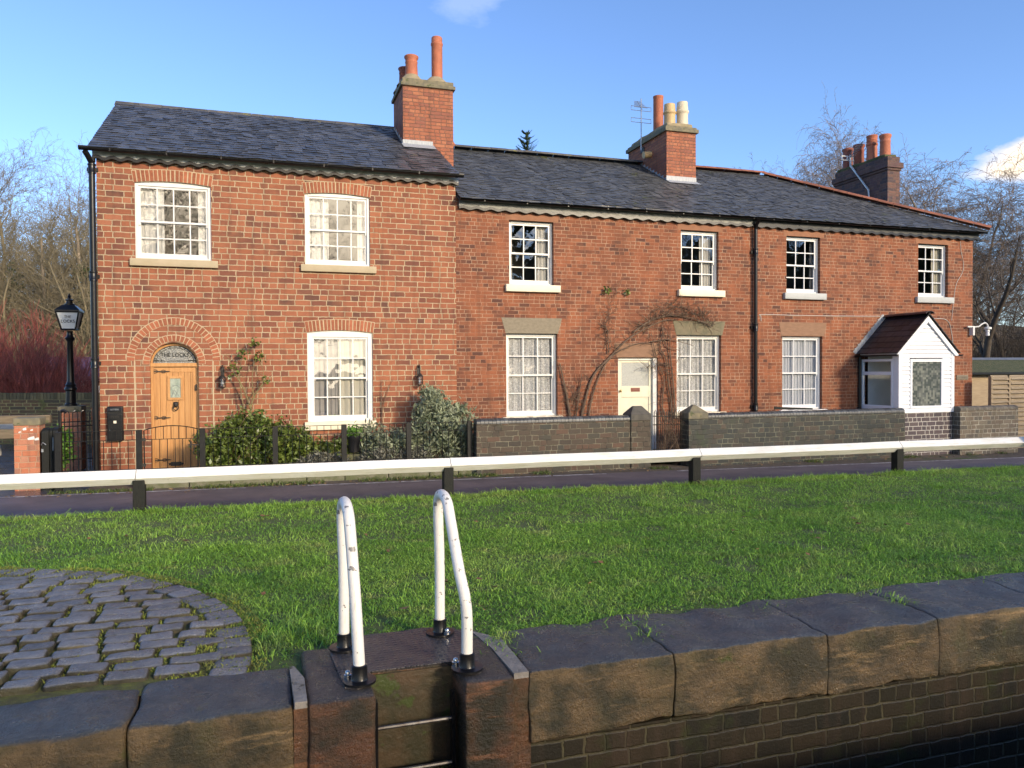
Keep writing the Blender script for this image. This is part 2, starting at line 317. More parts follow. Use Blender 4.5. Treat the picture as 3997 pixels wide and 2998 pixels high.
M['sett'] = stone_mat('stone_sett', (.10, .106, .118), (.18, .185, .20), (.05, .045, .025), (.085, .07, .04), .22, False)
M['wedge'] = pmat('pale_mortar_fillet', (.16, .145, .125), (.25, .225, .2), 9, .85, .8, 40, spots=((.06, .055, .04), 8, .58))
def paint_chip():
    t = NT('chipped_white_paint'); v = t.coord()
    w = t.mix(t.noise(v, 6, 4), (.80, .78, .73), (.74, .70, .63))
    m = t.ramp(t.noise(v, 20, 5, .6), [(.625, 0.), (.64, 1.)])
    c = t.mix(m, w, (.22, .21, .20))
    st = t.math('MULTIPLY', t.ramp(t.noise(t.scalev(v, 4, 4, .6), 14, 4, .6), [(.60, 0.), (.75, 1.)]), .5)
    c = t.mix(st, c, (.30, .30, .10))
    t.link(c, t.b.inputs['Base Color']); t.b.inputs['Roughness'].default_value = .4
    t.link(t.bump(t.math('SUBTRACT', 1., m), .4, .004), t.b.inputs['Normal']); return t.m
M['chip'] = paint_chip()
def rail_paint():
    t = NT('white_rail_paint'); v = t.coord()
    c = t.mix(t.ramp(t.noise(t.scalev(v, .5, 4, 4), 6, 5), [(.4, 0.), (.7, 1.)]), (.82, .81, .78), (.70, .68, .60))
    c = t.mix(t.ramp(t.noise(v, 16, 5, .7), [(.68, 0.), (.73, 1.)]), c, (.34, .32, .25)); c = t.mix(t.math('MULTIPLY', t.ramp(t.noise(t.scalev(v, 1, 3, 3), 2.2, 6, .7), [(.5, 0.), (.72, 1.)]), .35), c, (.42, .44, .30))
    t.link(c, t.b.inputs['Base Color']); t.b.inputs['Roughness'].default_value = .45
    t.link(t.bump(t.noise(t.scalev(v, .3, 8, 8), 12, 4), .15, .01), t.b.inputs['Normal']); return t.m
M['rail'] = rail_paint()
def mosaic():
    t = NT('mosaic_pattern_glass'); v = t.coord()
    s = t.scalev(v, 1 / .052, 0, 1 / .052); fl = t.new('ShaderNodeVectorMath', operation='FLOOR'); t.link(s, fl.inputs[0])
    w = t.new('ShaderNodeTexWhiteNoise', noise_dimensions='3D'); t.link(fl.outputs[0], w.inputs['Vector'])
    c = t.ramp(w.outputs[0], [(0., (.22, .26, .25)), (.3, (.40, .43, .40)), (.6, (.55, .58, .52)), (.85, (.32, .35, .34))], 'CONSTANT')
    t.link(c, t.b.inputs['Base Color']); t.b.inputs['Roughness'].default_value = .25; d = t.new('ShaderNodeBsdfTranslucent'); t.link(c, d.inputs['Color']); mx = t.new('ShaderNodeMixShader'); mx.inputs[0].default_value = .7; t.link(t.b.outputs[0], mx.inputs[1]); t.link(d.outputs[0], mx.inputs[2]); t.link(mx.outputs[0], t.out.inputs['Surface']); return t.m
M['mosaic'] = mosaic()
def plate():
    t = NT('checker_plate'); v = t.coord()
    s = t.scalev(v, 1 / .035, 1 / .035, 0); fr = t.new('ShaderNodeTexVoronoi'); fr.inputs['Scale'].default_value = 1.; fr.inputs['Randomness'].default_value = .35; t.link(s, fr.inputs['Vector'])
    h = t.ramp(fr.outputs['Distance'], [(.25, 1.), (.42, 0.)])
    c = t.ramp(t.noise(v, 7, 6, .6), [(.4, (.035, .035, .04)), (.62, (.07, .06, .055))])
    t.link(c, t.b.inputs['Base Color']); t.b.inputs['Metallic'].default_value = .3
    t.link(t.math('MULTIPLY_ADD', t.noise(v, 9, 4), .4, .18), t.b.inputs['Roughness'])
    t.link(t.bump(h, .8, .008), t.b.inputs['Normal']); return t.m
M['plate'] = plate()

# ------------------------------------------------------------------ objects and hierarchy
WL = {}
def thing(name, label, cat, loc=(0, 0, 0), group=None):
    o = bpy.data.objects.new(name, None); COL.objects.link(o); o.location = loc; o.empty_display_size = .2
    o['label'] = label; o['category'] = cat
    if group: o['group'] = group
    WL[o.name] = Vector(loc); return o
def tag(o, label, cat, group=None):
    o['label'] = label; o['category'] = cat
    if group: o['group'] = group
    return o
def dup(root, loc, label=None, rotz=None, scale=None, group=None):
    r = root.copy(); COL.objects.link(r); r.location = loc
    if rotz is not None: r.rotation_euler = (0, 0, rotz)
    if scale is not None: r.scale = (scale,) * 3 if not isinstance(scale, tuple) else scale
    if label: r['label'] = label
    if group: r['group'] = group
    for ch in list(root.children):
        c = ch.copy(); COL.objects.link(c); c.parent = r
        for g in list(ch.children):
            d = g.copy(); COL.objects.link(d); d.parent = c
    return r

class MB:
    def __init__(s): s.v = []; s.f = []
    def add(s, vs, fs):
        k = len(s.v); s.v.extend([tuple(p) for p in vs]); s.f.extend([tuple(i + k for i in f) for f in fs]); return s
    def box(s, x0, x1, y0, y1, z0, z1):
        return s.add([(x0, y0, z0), (x1, y0, z0), (x1, y1, z0), (x0, y1, z0), (x0, y0, z1), (x1, y0, z1), (x1, y1, z1), (x0, y1, z1)],
                     [(0, 3, 2, 1), (4, 5, 6, 7), (0, 1, 5, 4), (1, 2, 6, 5), (2, 3, 7, 6), (3, 0, 4, 7)])
    def prism(s, prof, axis, a, b):
        """profile of 2-D points swept along an axis; x: (y,z)  y: (x,z)  z: (x,y)"""
        n = len(prof)
        def P(p, t): return (t, p[0], p[1]) if axis == 'x' else (p[0], t, p[1]) if axis == 'y' else (p[0], p[1], t)
        vs = [P(p, a) for p in prof] + [P(p, b) for p in prof]
        fs = [(i, (i + 1) % n, n + (i + 1) % n, n + i) for i in range(n)]
        if n <= 4: caps = [tuple(range(n))]
        else: caps = [tuple(t) for t in tessellate_polygon([[Vector((p[0], p[1], 0)) for p in prof]])]
        fs += [tuple(reversed(c)) for c in caps] + [tuple(i + n for i in c) for c in caps]
        return s.add(vs, fs)
    def tube(s, pts, r, n=8, cap=True):
        pts = [Vector(p) for p in pts]; m = len(pts); rs = r if isinstance(r, (list, tuple)) else [r] * m
        vs = []; up = Vector((.013, .021, 1)).normalized(); prev = None
        for i, p in enumerate(pts):
            d = (pts[min(i + 1, m - 1)] - pts[max(i - 1, 0)]).normalized()
            if prev is None: a = d.cross(up if abs(d.dot(up)) < .95 else Vector((1, 0, 0))).normalized()
            else: a = (prev - d * prev.dot(d)).normalized()
            prev = a; b = d.cross(a)
            vs += [p + (a * math.cos(2 * PI * k / n) + b * math.sin(2 * PI * k / n)) * rs[i] for k in range(n)]
        fs = [(i * n + k, i * n + (k + 1) % n, (i + 1) * n + (k + 1) % n, (i + 1) * n + k) for i in range(m - 1) for k in range(n)]
        if cap: fs += [tuple(range(n - 1, -1, -1)), tuple((m - 1) * n + k for k in range(n))]
        return s.add(vs, fs)
    def lathe(s, prof, c, n=16):
        """(radius, z) profile turned about a vertical axis at c"""
        m = len(prof); vs = [(c[0] + r * math.cos(2 * PI * k / n), c[1] + r * math.sin(2 * PI * k / n), c[2] + z) for r, z in prof for k in range(n)]
        fs = [(i * n + k, i * n + (k + 1) % n, (i + 1) * n + (k + 1) % n, (i + 1) * n + k) for i in range(m - 1) for k in range(n)]
        fs += [tuple(range(n - 1, -1, -1)), tuple((m - 1) * n + k for k in range(n))]
        return s.add(vs, fs)
    def ball(s, c, r, n=10, m=6, sz=1.):
        return s.lathe([(max(1e-4, r * math.sin(PI * i / m)), -r * sz * math.cos(PI * i / m)) for i in range(m + 1)], c, n)
    def rough(s, x0, x1, y0, y1, z0, z1, r=.03, amp=.008, fr=6., res=.06, seed=0, rot=0.):
        """rounded, slightly lumpy stone"""
        c = Vector(((x0 + x1) / 2, (y0 + y1) / 2, (z0 + z1) / 2)); h = Vector(((x1 - x0) / 2, (y1 - y0) / 2, (z1 - z0) / 2))
        def cuts(hh):
            n = max(1, int(round(2 * (hh - r) / res))); inner = [-hh + r + 2 * (hh - r) * i / n for i in range(n + 1)]
            return [-hh, -hh + r * .35] + inner + [hh - r * .35, hh]
        cu = [cuts(h[i]) for i in range(3)]; idx = {}
        def vert(p):
            k = tuple(round(x, 5) for x in p)
            if k in idx: return idx[k]
            q = Vector([max(-(h[i] - r), min(h[i] - r, p[i])) for i in range(3)]); d = Vector(p) - q
            w = q + (d.normalized() * r if d.length > 1e-9 else d)
            nz = noise.noise_vector((w + c) * fr + Vector((seed * 3.1, seed * 1.7, seed))) * amp + noise.noise_vector((w + c) * fr * 3.3) * amp * .4
            w = w + nz
            if rot: w = Vector((w.x * math.cos(rot) - w.y * math.sin(rot), w.x * math.sin(rot) + w.y * math.cos(rot), w.z))
            idx[k] = len(s.v); s.v.append(tuple(w + c)); return idx[k]
        for ax in range(3):
            a, b = [i for i in range(3) if i != ax]
            for sg in (-1, 1):
                for i in range(len(cu[a]) - 1):
                    for j in range(len(cu[b]) - 1):
                        q = []
                        for di, dj in ((0, 0), (1, 0), (1, 1), (0, 1)):
                            p = [0, 0, 0]; p[ax] = sg * h[ax]; p[a] = cu[a][i + di]; p[b] = cu[b][j + dj]; q.append(vert(p))
                        if len(set(q)) < 3: continue
                        flip = (sg > 0) == (ax != 1)
                        s.f.append(tuple(q) if flip else tuple(reversed(q)))
        return s
    def build(s, name, mat, parent=None, smooth=False, bevel=0., origin=None, label=None):
        me = bpy.data.meshes.new(name); o = bpy.data.objects.new(name, me); COL.objects.link(o)
        off = Vector((0, 0, 0))
        if parent is not None:
            o.parent = parent; off = WL[parent.name]
        elif origin is not None: off = Vector(origin); o.location = origin
        WL[o.name] = off
        me.from_pydata([(p[0] - off.x, p[1] - off.y, p[2] - off.z) for p in s.v], [], s.f); me.update()
        me.materials.append(M[mat] if isinstance(mat, str) else mat)
        if smooth:
            me.polygons.foreach_set('use_smooth', [True] * len(me.polygons))
            if smooth != 'all':
                try: me.set_sharp_from_angle(angle=math.radians(40))
                except Exception: pass
        if bevel:
            b = o.modifiers.new('bevel', 'BEVEL'); b.width = bevel; b.segments = 2; b.limit_method = 'ANGLE'; b.angle_limit = math.radians(35)
        if label: o['label'] = label
        return o
def struct(o): o['kind'] = 'structure'; return o
def stuff(o): o['kind'] = 'stuff'; return o

def np_mesh(name, V, F, mat, parent=None, loops=3, smooth=False, origin=None):
    """fast mesh from numpy arrays, all faces with the same corner count (or a list of arrays)"""
    Fs = F if isinstance(F, list) else [F]
    me = bpy.data.meshes.new(name); V = np.asarray(V, np.float32)
    off = WL[parent.name] if parent is not None else Vector(origin or (0, 0, 0))
    V = V - np.array(off, np.float32)
    me.vertices.add(len(V)); me.vertices.foreach_set('co', V.ravel())
    li = np.concatenate([f.ravel() for f in Fs]).astype(np.int32)
    tot = np.concatenate([np.full(len(f), f.shape[1]) for f in Fs]).astype(np.int32)
    st = np.concatenate([[0], np.cumsum(tot)[:-1]]).astype(np.int32)
    me.loops.add(len(li)); me.loops.foreach_set('vertex_index', li)
    me.polygons.add(len(tot)); me.polygons.foreach_set('loop_start', st); me.polygons.foreach_set('loop_total', tot)
    me.update(calc_edges=True); me.validate()
    if smooth: me.polygons.foreach_set('use_smooth', [True] * len(me.polygons))
    me.materials.append(M[mat] if isinstance(mat, str) else mat)
    o = bpy.data.objects.new(name, me); COL.objects.link(o)
    if parent is not None: o.parent = parent
    elif origin is not None: o.location = origin
    WL[o.name] = Vector(off); return o

def text(name, body, size, loc, mat, parent, rot=(PI / 2, 0, 0), depth=.002, sx=1.):
    cu = bpy.data.curves.new(name, 'FONT'); cu.body = body; cu.size = size; cu.extrude = depth; cu.align_x = 'CENTER'; cu.align_y = 'CENTER'; cu.resolution_u = 3
    tmp = bpy.data.objects.new('tmp_text', cu); COL.objects.link(tmp); bpy.context.view_layer.update()
    me = bpy.data.meshes.new_from_object(tmp.evaluated_get(bpy.context.evaluated_depsgraph_get())); bpy.data.objects.remove(tmp)
    me.name = name; R = Matrix.Translation(Vector(loc) - WL[parent.name]) @ Matrix.Rotation(rot[2], 4, 'Z') @ Matrix.Rotation(rot[0], 4, 'X') @ Matrix.Diagonal((sx, 1, 1, 1))
    me.transform(R); me.materials.clear(); me.materials.append(M[mat])
    o = bpy.data.objects.new(name, me); COL.objects.link(o); o.parent = parent; WL[o.name] = WL[parent.name]; return o

def catmull(pts, k=6):
    P = [Vector(p) for p in pts]; P = [P[0] * 2 - P[1]] + P + [P[-1] * 2 - P[-2]]; out = []
    for i in range(1, len(P) - 2):
        for j in range(k):
            t = j / k; a, b, c, d = P[i - 1:i + 3]
            out.append(.5 * ((2 * b) + (c - a) * t + (2 * a - 5 * b + 4 * c - d) * t * t + (3 * b - a - 3 * c + d) * t ** 3))
    out.append(P[-2]); return out

# ------------------------------------------------------------------ building pieces
def front_wall(mb, outer, holes, y, depth=.26):
    polys = [[Vector((p[0], p[1], 0)) for p in outer]] + [[Vector((p[0], p[1], 0)) for p in h] for h in holes]
    flat = [p for pl in polys for p in pl]
    mb.add([(p.x, y, p.y) for p in flat], [tuple(t) for t in tessellate_polygon(polys)])
    for h in holes:
        n = len(h)
        vs = [(p[0], y, p[1]) for p in h] + [(p[0], y + depth, p[1]) for p in h]
        mb.add(vs, [(i, i + n, (i + 1) % n + n, (i + 1) % n) for i in range(n)])

def rect(x0, x1, z0, z1): return [(x0, z0), (x1, z0), (x1, z1), (x0, z1)]
def arc_pts(cx, cz, r, a0, a1, n): return [(cx + r * math.cos(a0 + (a1 - a0) * i / n), cz + r * math.sin(a0 + (a1 - a0) * i / n)) for i in range(n + 1)]

def voussoirs(mb, back, cx, cz, r0, r1, a0, a1, n, y, gap=.010, depth=.02):
    if a1 < a0: a0, a1 = a1, a0
    """ring of brick wedges standing just proud of a mortar slab"""
    st = (a1 - a0) / n; g = gap / ((r0 + r1) / 2) / 2
    for i in range(n):
        b0, b1 = a0 + i * st + g * (1 + .4 * rnd.uniform(-1, 1)), a0 + (i + 1) * st - g * (1 + .4 * rnd.uniform(-1, 1))
        rr0, rr1 = r0 + rnd.uniform(0, .006), r1 - rnd.uniform(.004, .014)
        pr = [(cx + rr0 * math.cos(b0), cz + rr0 * math.sin(b0)), (cx + rr0 * math.cos(b1), cz + rr0 * math.sin(b1)),
              (cx + rr1 * math.cos(b1), cz + rr1 * math.sin(b1)), (cx + rr1 * math.cos(b0), cz + rr1 * math.sin(b0))]
        mb.prism(pr, 'y', y - .008 - rnd.uniform(0, .002), y + depth)
    a = arc_pts(cx, cz, r0 - .001, a0, a1, 24) + arc_pts(cx, cz, r1 + .004, a1, a0, 24)
    back.prism(a, 'y', y - .003, y + depth + .08)

def sash_window(house, x0, x1, z0, z1, cols, y, paint, glass, curtain, sill=None, label=None, arched=0, box=.05, split=.5, stile=.042):
    """a double-hung sash: box frame > upper and lower sash, panes, sill, curtain"""
    b = MB(); d = .11
    bt = box + arched
    b.box(x0, x0 + box, y, y + d, z0, z1); b.box(x1 - box, x1, y, y + d, z0, z1)
    b.box(x0 + box, x1 - box, y, y + d, z1 - bt, z1); b.box(x0 + box, x1 - box, y + .001, y + d, z0, z0 + .045)
    w = b.build('window', paint, house, bevel=.004, label=label)
    ix0, ix1 = x0 + box - .004, x1 - box + .004; iz0, iz1 = z0 + .04, z1 - bt + .004; zm = iz0 + (iz1 - iz0) * split
    for up in (1, 0):
        s = MB(); yy = y + (.022 if up else .052); dd = .030
        a0, a1 = (zm - .018, iz1) if up else (iz0, zm + .018)
        rb = .036 if up else .075; rt = stile if up else .034
        s.box(ix0, ix0 + stile, yy, yy + dd, a0, a1); s.box(ix1 - stile, ix1, yy, yy + dd, a0, a1)
        s.box(ix0 + stile, ix1 - stile, yy, yy + dd, a0, a0 + rb); s.box(ix0 + stile, ix1 - stile, yy, yy + dd, a1 - rt, a1)
        gx0, gx1, gz0, gz1 = ix0 + stile, ix1 - stile, a0 + rb, a1 - rt; t = .011
        for i in range(1, cols): xx = gx0 + (gx1 - gx0) * i / cols; s.box(xx - t, xx + t, yy + .004, yy + dd - .004, gz0, gz1)
        for k in range(cols):
            xa = gx0 + (gx1 - gx0) * k / cols + (t if k else 0); xb = gx0 + (gx1 - gx0) * (k + 1) / cols - (t if k < cols - 1 else 0)
            zz = (gz0 + gz1) / 2; s.box(xa, xb, yy + .005, yy + dd - .005, zz - t, zz + t)
        if up:
            for xx in (ix0 + stile * .5, ix1 - stile * .5): s.box(xx - .016, xx + .016, yy + .002, yy + dd - .002, a0 - .05, a0)
        s.build('sash', paint, w)
        g = MB(); 
        for k in range(cols):
            for r in range(2):
                xa, xb = gx0 + (gx1 - gx0) * k / cols, gx0 + (gx1 - gx0) * (k + 1) / cols; za, zb = gz0 + (gz1 - gz0) * r / 2, gz0 + (gz1 - gz0) * (r + 1) / 2
                j = [rnd.uniform(-.002, .002) for _ in range(4)]
                g.add([(xa, yy + .015 + j[0], za), (xb, yy + .015 + j[1], za), (xb, yy + .015 + j[2], zb), (xa, yy + .015 + j[3], zb)], [(0, 1, 2, 3)])
        g.build('pane', glass, w)
    if curtain:
        for (ca, cb, mat_, yy, amp, per, top, bot) in curtain:
            n = max(8, int((cb - ca) * (x1 - x0) / .012)); vs = []
            for i in range(n + 1):
                f = ca + (cb - ca) * i / n; xx = x0 + .04 + (x1 - x0 - .08) * f
                ph = 2 * PI * xx / per + 1.2 * math.sin(xx * 9)
                for zz, am in ((z1 - .07 - top, .5), ((z0 + z1) / 2, .9), (z0 + .06 + bot, 1.)):
                    vs.append((xx, y + yy + amp * am * (math.sin(ph) + .3 * math.sin(2.3 * ph)), zz))
            c = MB().add(vs, [(3 * i + k, 3 * i + 3 + k, 3 * i + 4 + k, 3 * i + 1 + k) for i in range(n) for k in range(2)])
            c.build('curtain', mat_, w, smooth='all')
    if sill:
        sx0, sx1, sz0, sz1, sm, out = sill
        MB().rough(sx0, sx1, -out, .12, sz0, sz1, .008, .002, 5, .1).build('sill', sm, w, smooth=True)
    return w

def slates(mb, P, x_lo, x_hi, gauge, w, th=.008, tilt=.012, jit=.010):
    """P(s): (y, z) at distance s up the slope; x_lo(s), x_hi(s): ends of the course; courses overlap like real slates"""
    (y0, z0), (y1, z1) = P; ln = math.hypot(y1 - y0, z1 - z0); dy, dz = (y1 - y0) / ln, (z1 - z0) / ln; ny, nz = -dz, dy
    k = 0; s = -.05
    while s < ln - .02:
        g = min(gauge, ln - s)
        x = x_lo(s) - w * (.5 if k % 2 else 0) - rnd.uniform(0, .1) * w
        while x < x_hi(s):
            ww = w * rnd.uniform(.93, 1.07); a0, a1 = max(x, x_lo(s)), min(x + ww - .004, x_hi(s))
            if a1 - a0 > .03:
                up = g * 1.45; t0 = tilt + rnd.uniform(0, jit); j = rnd.uniform(-jit, jit); sk = rnd.uniform(-.004, .004)
                b0, b1 = max(x_lo(min(s + up, ln)), a0), min(x_hi(min(s + up, ln)), a1)
                if b1 - b0 < .01: b0 = b1 = (b0 + b1) / 2; b1 += .01
                vs = []
                for (xx, ss, h) in ((a0, s + sk, t0 + j), (a1, s - sk, t0 - j), (b1, s + up, .0), (b0, s + up, .0)):
                    for hh in (h, h + th): vs.append((xx, y0 + dy * ss + ny * (hh + .004), z0 + dz * ss + nz * (hh + .004)))
                mb.add(vs, [(1, 3, 5, 7), (0, 6, 4, 2), (0, 2, 3, 1), (2, 4, 5, 3), (4, 6, 7, 5), (6, 0, 1, 7)])
            x += ww
        s += gauge; k += 1

def ridge_angle(mb, a, b, n, r=.13, th=.018, half=True, drop=.55):
    """row of ridge tiles along the line a-b"""
    a, b = Vector(a), Vector(b); d = (b - a); L = d.length; d.normalize(); side = d.cross(Vector((0, 0, 1))).normalized(); up = side.cross(d)
    for i in range(n):
        p, q = a + d * (L * i / n + .004), a + d * (L * (i + 1) / n - .004)
        lift = rnd.uniform(-.004, .006); prof = []
        if half: angs = [PI * (.08 + .84 * t / 8) for t in range(9)]; prof = [(r * math.cos(x), r * .62 * math.sin(x)) for x in angs]
        else: prof = [(r, -r * drop), (.02, .012), (-.02, .012), (-r, -r * drop)]
        m = len(prof); vs = []
        for e, o in ((p, 0), (q, .006)):
            for th_ in (0, th):
                for (s_, u_) in prof: k = 1 + th_ / r; vs.append(e + side * (s_ * k) + up * (u_ * k + lift + o * 0))
        fs = []
        for j in range(m - 1):
            fs += [(m + j, m + j + 1, 3 * m + j + 1, 3 * m + j), (j + 1, j, 2 * m + j, 2 * m + j + 1), (j, j + 1, m + j + 1, m + j), (2 * m + j + 1, 2 * m + j, 3 * m + j, 3 * m + j + 1)]
        fs += [(0, m, 3 * m, 2 * m), (m - 1, 2 * m + m - 1, 3 * m + m - 1, m + m - 1)]
        mb.add(vs, fs)

def valance(mb, x0, x1, ztop, zlow, per, y0, y1, amp, ph=0.):
    """board with a scalloped lower edge"""
    n = int((x1 - x0) / per * 12); pts = []
    for i in range(n + 1):
        x = x0 + (x1 - x0) * i / n; pts.append((x, zlow + amp * math.sin(2 * PI * ((x - x0) / per + ph))))
    vs = []
    for (x, z) in pts: t_ = ztop if ztop > 1 else z + ztop; vs += [(x, y0, z), (x, y0, t_), (x, y1, t_), (x, y1, z)]
    fs = []
    for i in range(n):
        a = 4 * i; fs += [(a, a + 4, a + 5, a + 1), (a + 1, a + 5, a + 6, a + 2), (a + 2, a + 6, a + 7, a + 3), (a + 3, a + 7, a + 4, a)]
    fs += [(0, 1, 2, 3), (4 * n, 4 * n + 3, 4 * n + 2, 4 * n + 1)]
    mb.add(vs, fs)

def gutter(mb, x0, x1, y, z, r=.062):
    prof = [(y + r * math.cos(a), z + r * math.sin(a)) for a in [PI + PI * i / 8 for i in range(9)]] + [(y + r * .85, z + .012), (y - r * .85, z + .012)]
    prof = [(y - r, z + .02)] + prof[:9] + [(y + r, z + .02)]
    mb.prism(prof, 'x', x0, x1)
    x = x0 + .5
    while x < x1:
        mb.box(x - .012, x + .012, y - r - .008, y - r + .004, z - .05, z + .024); x += .92
    x = x0 + 1.3
    while x < x1:
        pr = [(y + (r + .008) * math.cos(a), z + (r + .008) * math.sin(a)) for a in [PI + PI * i / 8 for i in range(9)]] + [(y + r + .008, z + .022), (y - r - .008, z + .022)]
        mb.prism(pr, 'x', x - .03, x + .03); x += 1.83

def downpipe(mb, x, y, z0, z1, r=.05, cy=0., joints=()):
    mb.tube([(x, y, z0), (x, y, z1)], r, 14)
    for z in joints:
        mb.lathe([(r + .004, -.09), (r + .016, -.085), (r + .016, -.06), (r + .009, -.05), (r + .009, .05), (r + .018, .06), (r + .018, .085), (r + .004, .09)], (x, y, z), 14)
        mb.box(x - .09, x + .09, y + r - .01, cy, z - .03, z + .03)

def pot(parent, x, y, z0, h, r, mat, style='roll'):
    if style == 'tall': pr = [(r * .98, 0), (r * .98, h * .80), (r * 1.05, h * .815), (r * 1.08, h * .83), (r * 1.08, h * .86), (r * .97, h * .875), (r * .97, h * .985), (r * .9, h), (r * .74, h), (r * .72, h - .12)]
    elif style == 'plain': pr = [(r, 0), (r * .98, h * .96), (r * 1.03, h * .97), (r * 1.03, h), (r * .8, h), (r * .8, h - .12)]
    elif style == 'beehive': pr = [(r * 1.0, 0), (r * .94, h * .55), (r * 1.0, h * .60), (r * 1.12, h * .63), (r * 1.12, h * .68), (r * .98, h * .71), (r * .96, h * .84), (r * .96, h * .85), (r * .92, h * .86), (r * .92, h * .985), (r * .9, h), (r * .7, h), (r * .7, h - .1)]
    elif style == 'louvre': pr = [(r * 1.02, 0), (r * .96, h * .62), (r * 1.08, h * .64), (r * 1.08, h * .70), (r * .95, h * .71), (r * .95, h * .76), (r * 1.02, h * .77), (r * .95, h * .80), (r * 1.02, h * .83), (r * .95, h * .86), (r * 1.02, h * .89), (r * .95, h * .91), (r * 1.08, h * .97), (r * 1.0, h), (r * .75, h), (r * .75, h - .1)]
    else: pr = [(r * 1.02, 0), (r * .92, h * .66), (r * .98, h * .69), (r * .98, h * .73), (r * .92, h * .75), (r * .95, h * .84), (r * 1.12, h * .92), (r * 1.12, h * .97), (r * 1.0, h), (r * .76, h), (r * .74, h - .12)]
    return MB().lathe(pr, (x, y, z0), 20).build('chimney_pot', mat, parent, smooth=True)

WB = -.62   # foot of the walls, below ground

# ================================================================== END COTTAGE (left, wide pale joints)
YR1, ZE1, ZR1 = 2.8, 5.56, 7.30
h1 = thing('brick_cottage', 'taller brick cottage with wide pale joints, golden oak arched door and large sash windows', 'cottage', (3.3, 0, -.4), 'canalside cottages')
W1, W2, W3 = (.612, 1.903, 3.65, 5.075), (3.592, 4.838, 3.65, 5.075), (3.612, 4.872, .60, 2.385)
dcx, dr, dspr = 1.2405, .4145, 1.72
door_hole = [(dcx - dr, -.5), (dcx + dr, -.5)] + [(dcx + dr * math.cos(a), dspr + .41 * math.sin(a)) for a in [PI * i / 20 for i in range(21)]]
w = MB()
front_wall(w, rect(0, 6.585, WB, 5.62), [rect(W[0], W[1], W[2], W[3]) for W in (W1, W2, W3)] + [door_hole], 0)
for X in (0, 6.585): w.add([(X, 0, WB), (X, 5.6, WB), (X, 5.6, 5.62), (X, YR1, ZR1 - .05), (X, 0, 5.62)], [(0, 1, 2, 3, 4) if X else (4, 3, 2, 1, 0)])
w.add([(0, 5.6, WB), (6.585, 5.6, WB), (6.585, 5.6, 5.64), (0, 5.6, 5.64)], [(3, 2, 1, 0)])
w.build('wall', 'brick_a', h1)
M['interior'] = pmat('darkened_plaster', (.10, .085, .07), (.08, .07, .06), 2, .9)  # plaster coloured dark to stand in for an unlit room
MB().add([(.1, 1.3, -.5), (6.5, 1.3, -.5), (6.5, 1.3, 6.0), (.1, 1.3, 6.0)], [(0, 1, 2, 3)]).build('added_partition', 'interior', h1)  # added dark partition behind the windows, keeps the panes dark
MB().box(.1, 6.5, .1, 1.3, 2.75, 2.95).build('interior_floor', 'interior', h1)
# relieving line of pale mortar around the door, with an outer ring of bricks
def arch_part(build_fn, label):
    a_, m_ = MB(), MB(); build_fn(a_, m_); o = a_.build('brick_arch', 'arch_brick', h1, label=label); m_.build('arch_mortar', 'mortar', o)
arch_part(lambda ab, am: voussoirs(ab, am, dcx, dspr + .02, dr + .0, dr + .118, -.02, PI + .02, 21, 0, .017), 'inner brick arch over the oak door')
arch_part(lambda ab, am: voussoirs(ab, am, dcx, dspr + .07, .665, .80, .0, PI, 31, 0, .017), 'outer relieving arch of bricks around the oak door')
for sx in (-1, 1): MB().box(dcx + sx * .665 - .012, dcx + sx * .665 + .012, -.003, .05, WB, dspr + .07).build('mortar_joint', 'mortar', h1)
for W, top in ((W1, 5.075), (W2, 5.06), (W3, 2.385)):
    cx = (W[0] + W[1]) / 2; hw = (W[1] - W[0]) / 2 + .001; rise = .046; R = (hw * hw + rise * rise) / (2 * rise); cz = top - R
    a = math.asin((hw + .035) / (R + .12)); arch_part(lambda ab, am: voussoirs(ab, am, cx, cz, R, R + .215, PI / 2 + a, PI / 2 - a, 19, 0, .020, .10), None)
# windows
cw = [(.0, .36, 'net', .12, .012, .09, 0, 0), (.84, 1., 'net', .12, .012, .09, 0, 0)]
for W in (W1, W2):
    sash_window(h1, *W[:2], W[2], W[3] - .002, 4, .035, 'white', 'glass', cw, (W[0] - .085, W[1] + .115, 3.515, 3.65, 'stone_sill', .07), arched=.035, box=.055)
w3 = sash_window(h1, *W3[:2], W3[2], W3[3] - .002, 4, .03, 'white', 'glass',
    [(0, .47, 'patterned', .13, .016, .10, 0, 0), (.47, 1, 'cream_cloth', .12, .014, .12, 0, 0)], (3.55, 4.93, .44, .60, 'cream_sill', .06), arched=.035, box=.095, label='tall ground floor sash window with patterned curtains')
MB().rough(4.02, 4.20, .17, .27, .66, .74, .02, .004).build('window_plant', 'bright_leaf', w3)
# front door
dy = .12
f = MB(); f.box(dcx - dr, dcx - dr + .05, dy - .03, dy + .06, -.45, 1.72); f.box(dcx + dr - .05, dcx + dr, dy - .03, dy + .06, -.45, 1.72)
f.prism([(dcx - dr, 1.685), (dcx + dr, 1.685), (dcx + dr, 1.752), (dcx - dr, 1.752)], 'y', dy - .05, dy + .06)
n = 20; ring = [(dcx + .412 * math.cos(PI * i / n), 1.752 + .376 * math.sin(PI * i / n)) for i in range(n + 1)]; rin = [(dcx + .375 * math.cos(PI * i / n), 1.754 + .325 * math.sin(PI * i / n)) for i in range(n + 1)]
f.prism(ring + rin[::-1], 'y', dy - .025, dy + .05)
df = f.build('door_frame', 'oak', h1, bevel=.003)
fg = MB().prism([(x, z) for x, z in rin], 'y', dy + .0, dy + .012).build('fanlight', 'fan_glass', df)
ld = MB()
for k in (.86, .97): ld.tube([(dcx + .375 * k * math.cos(PI * i / n), dy - .006, 1.756 + .325 * k * math.sin(PI * i / n)) for i in range(n + 1)], .0045, 5)
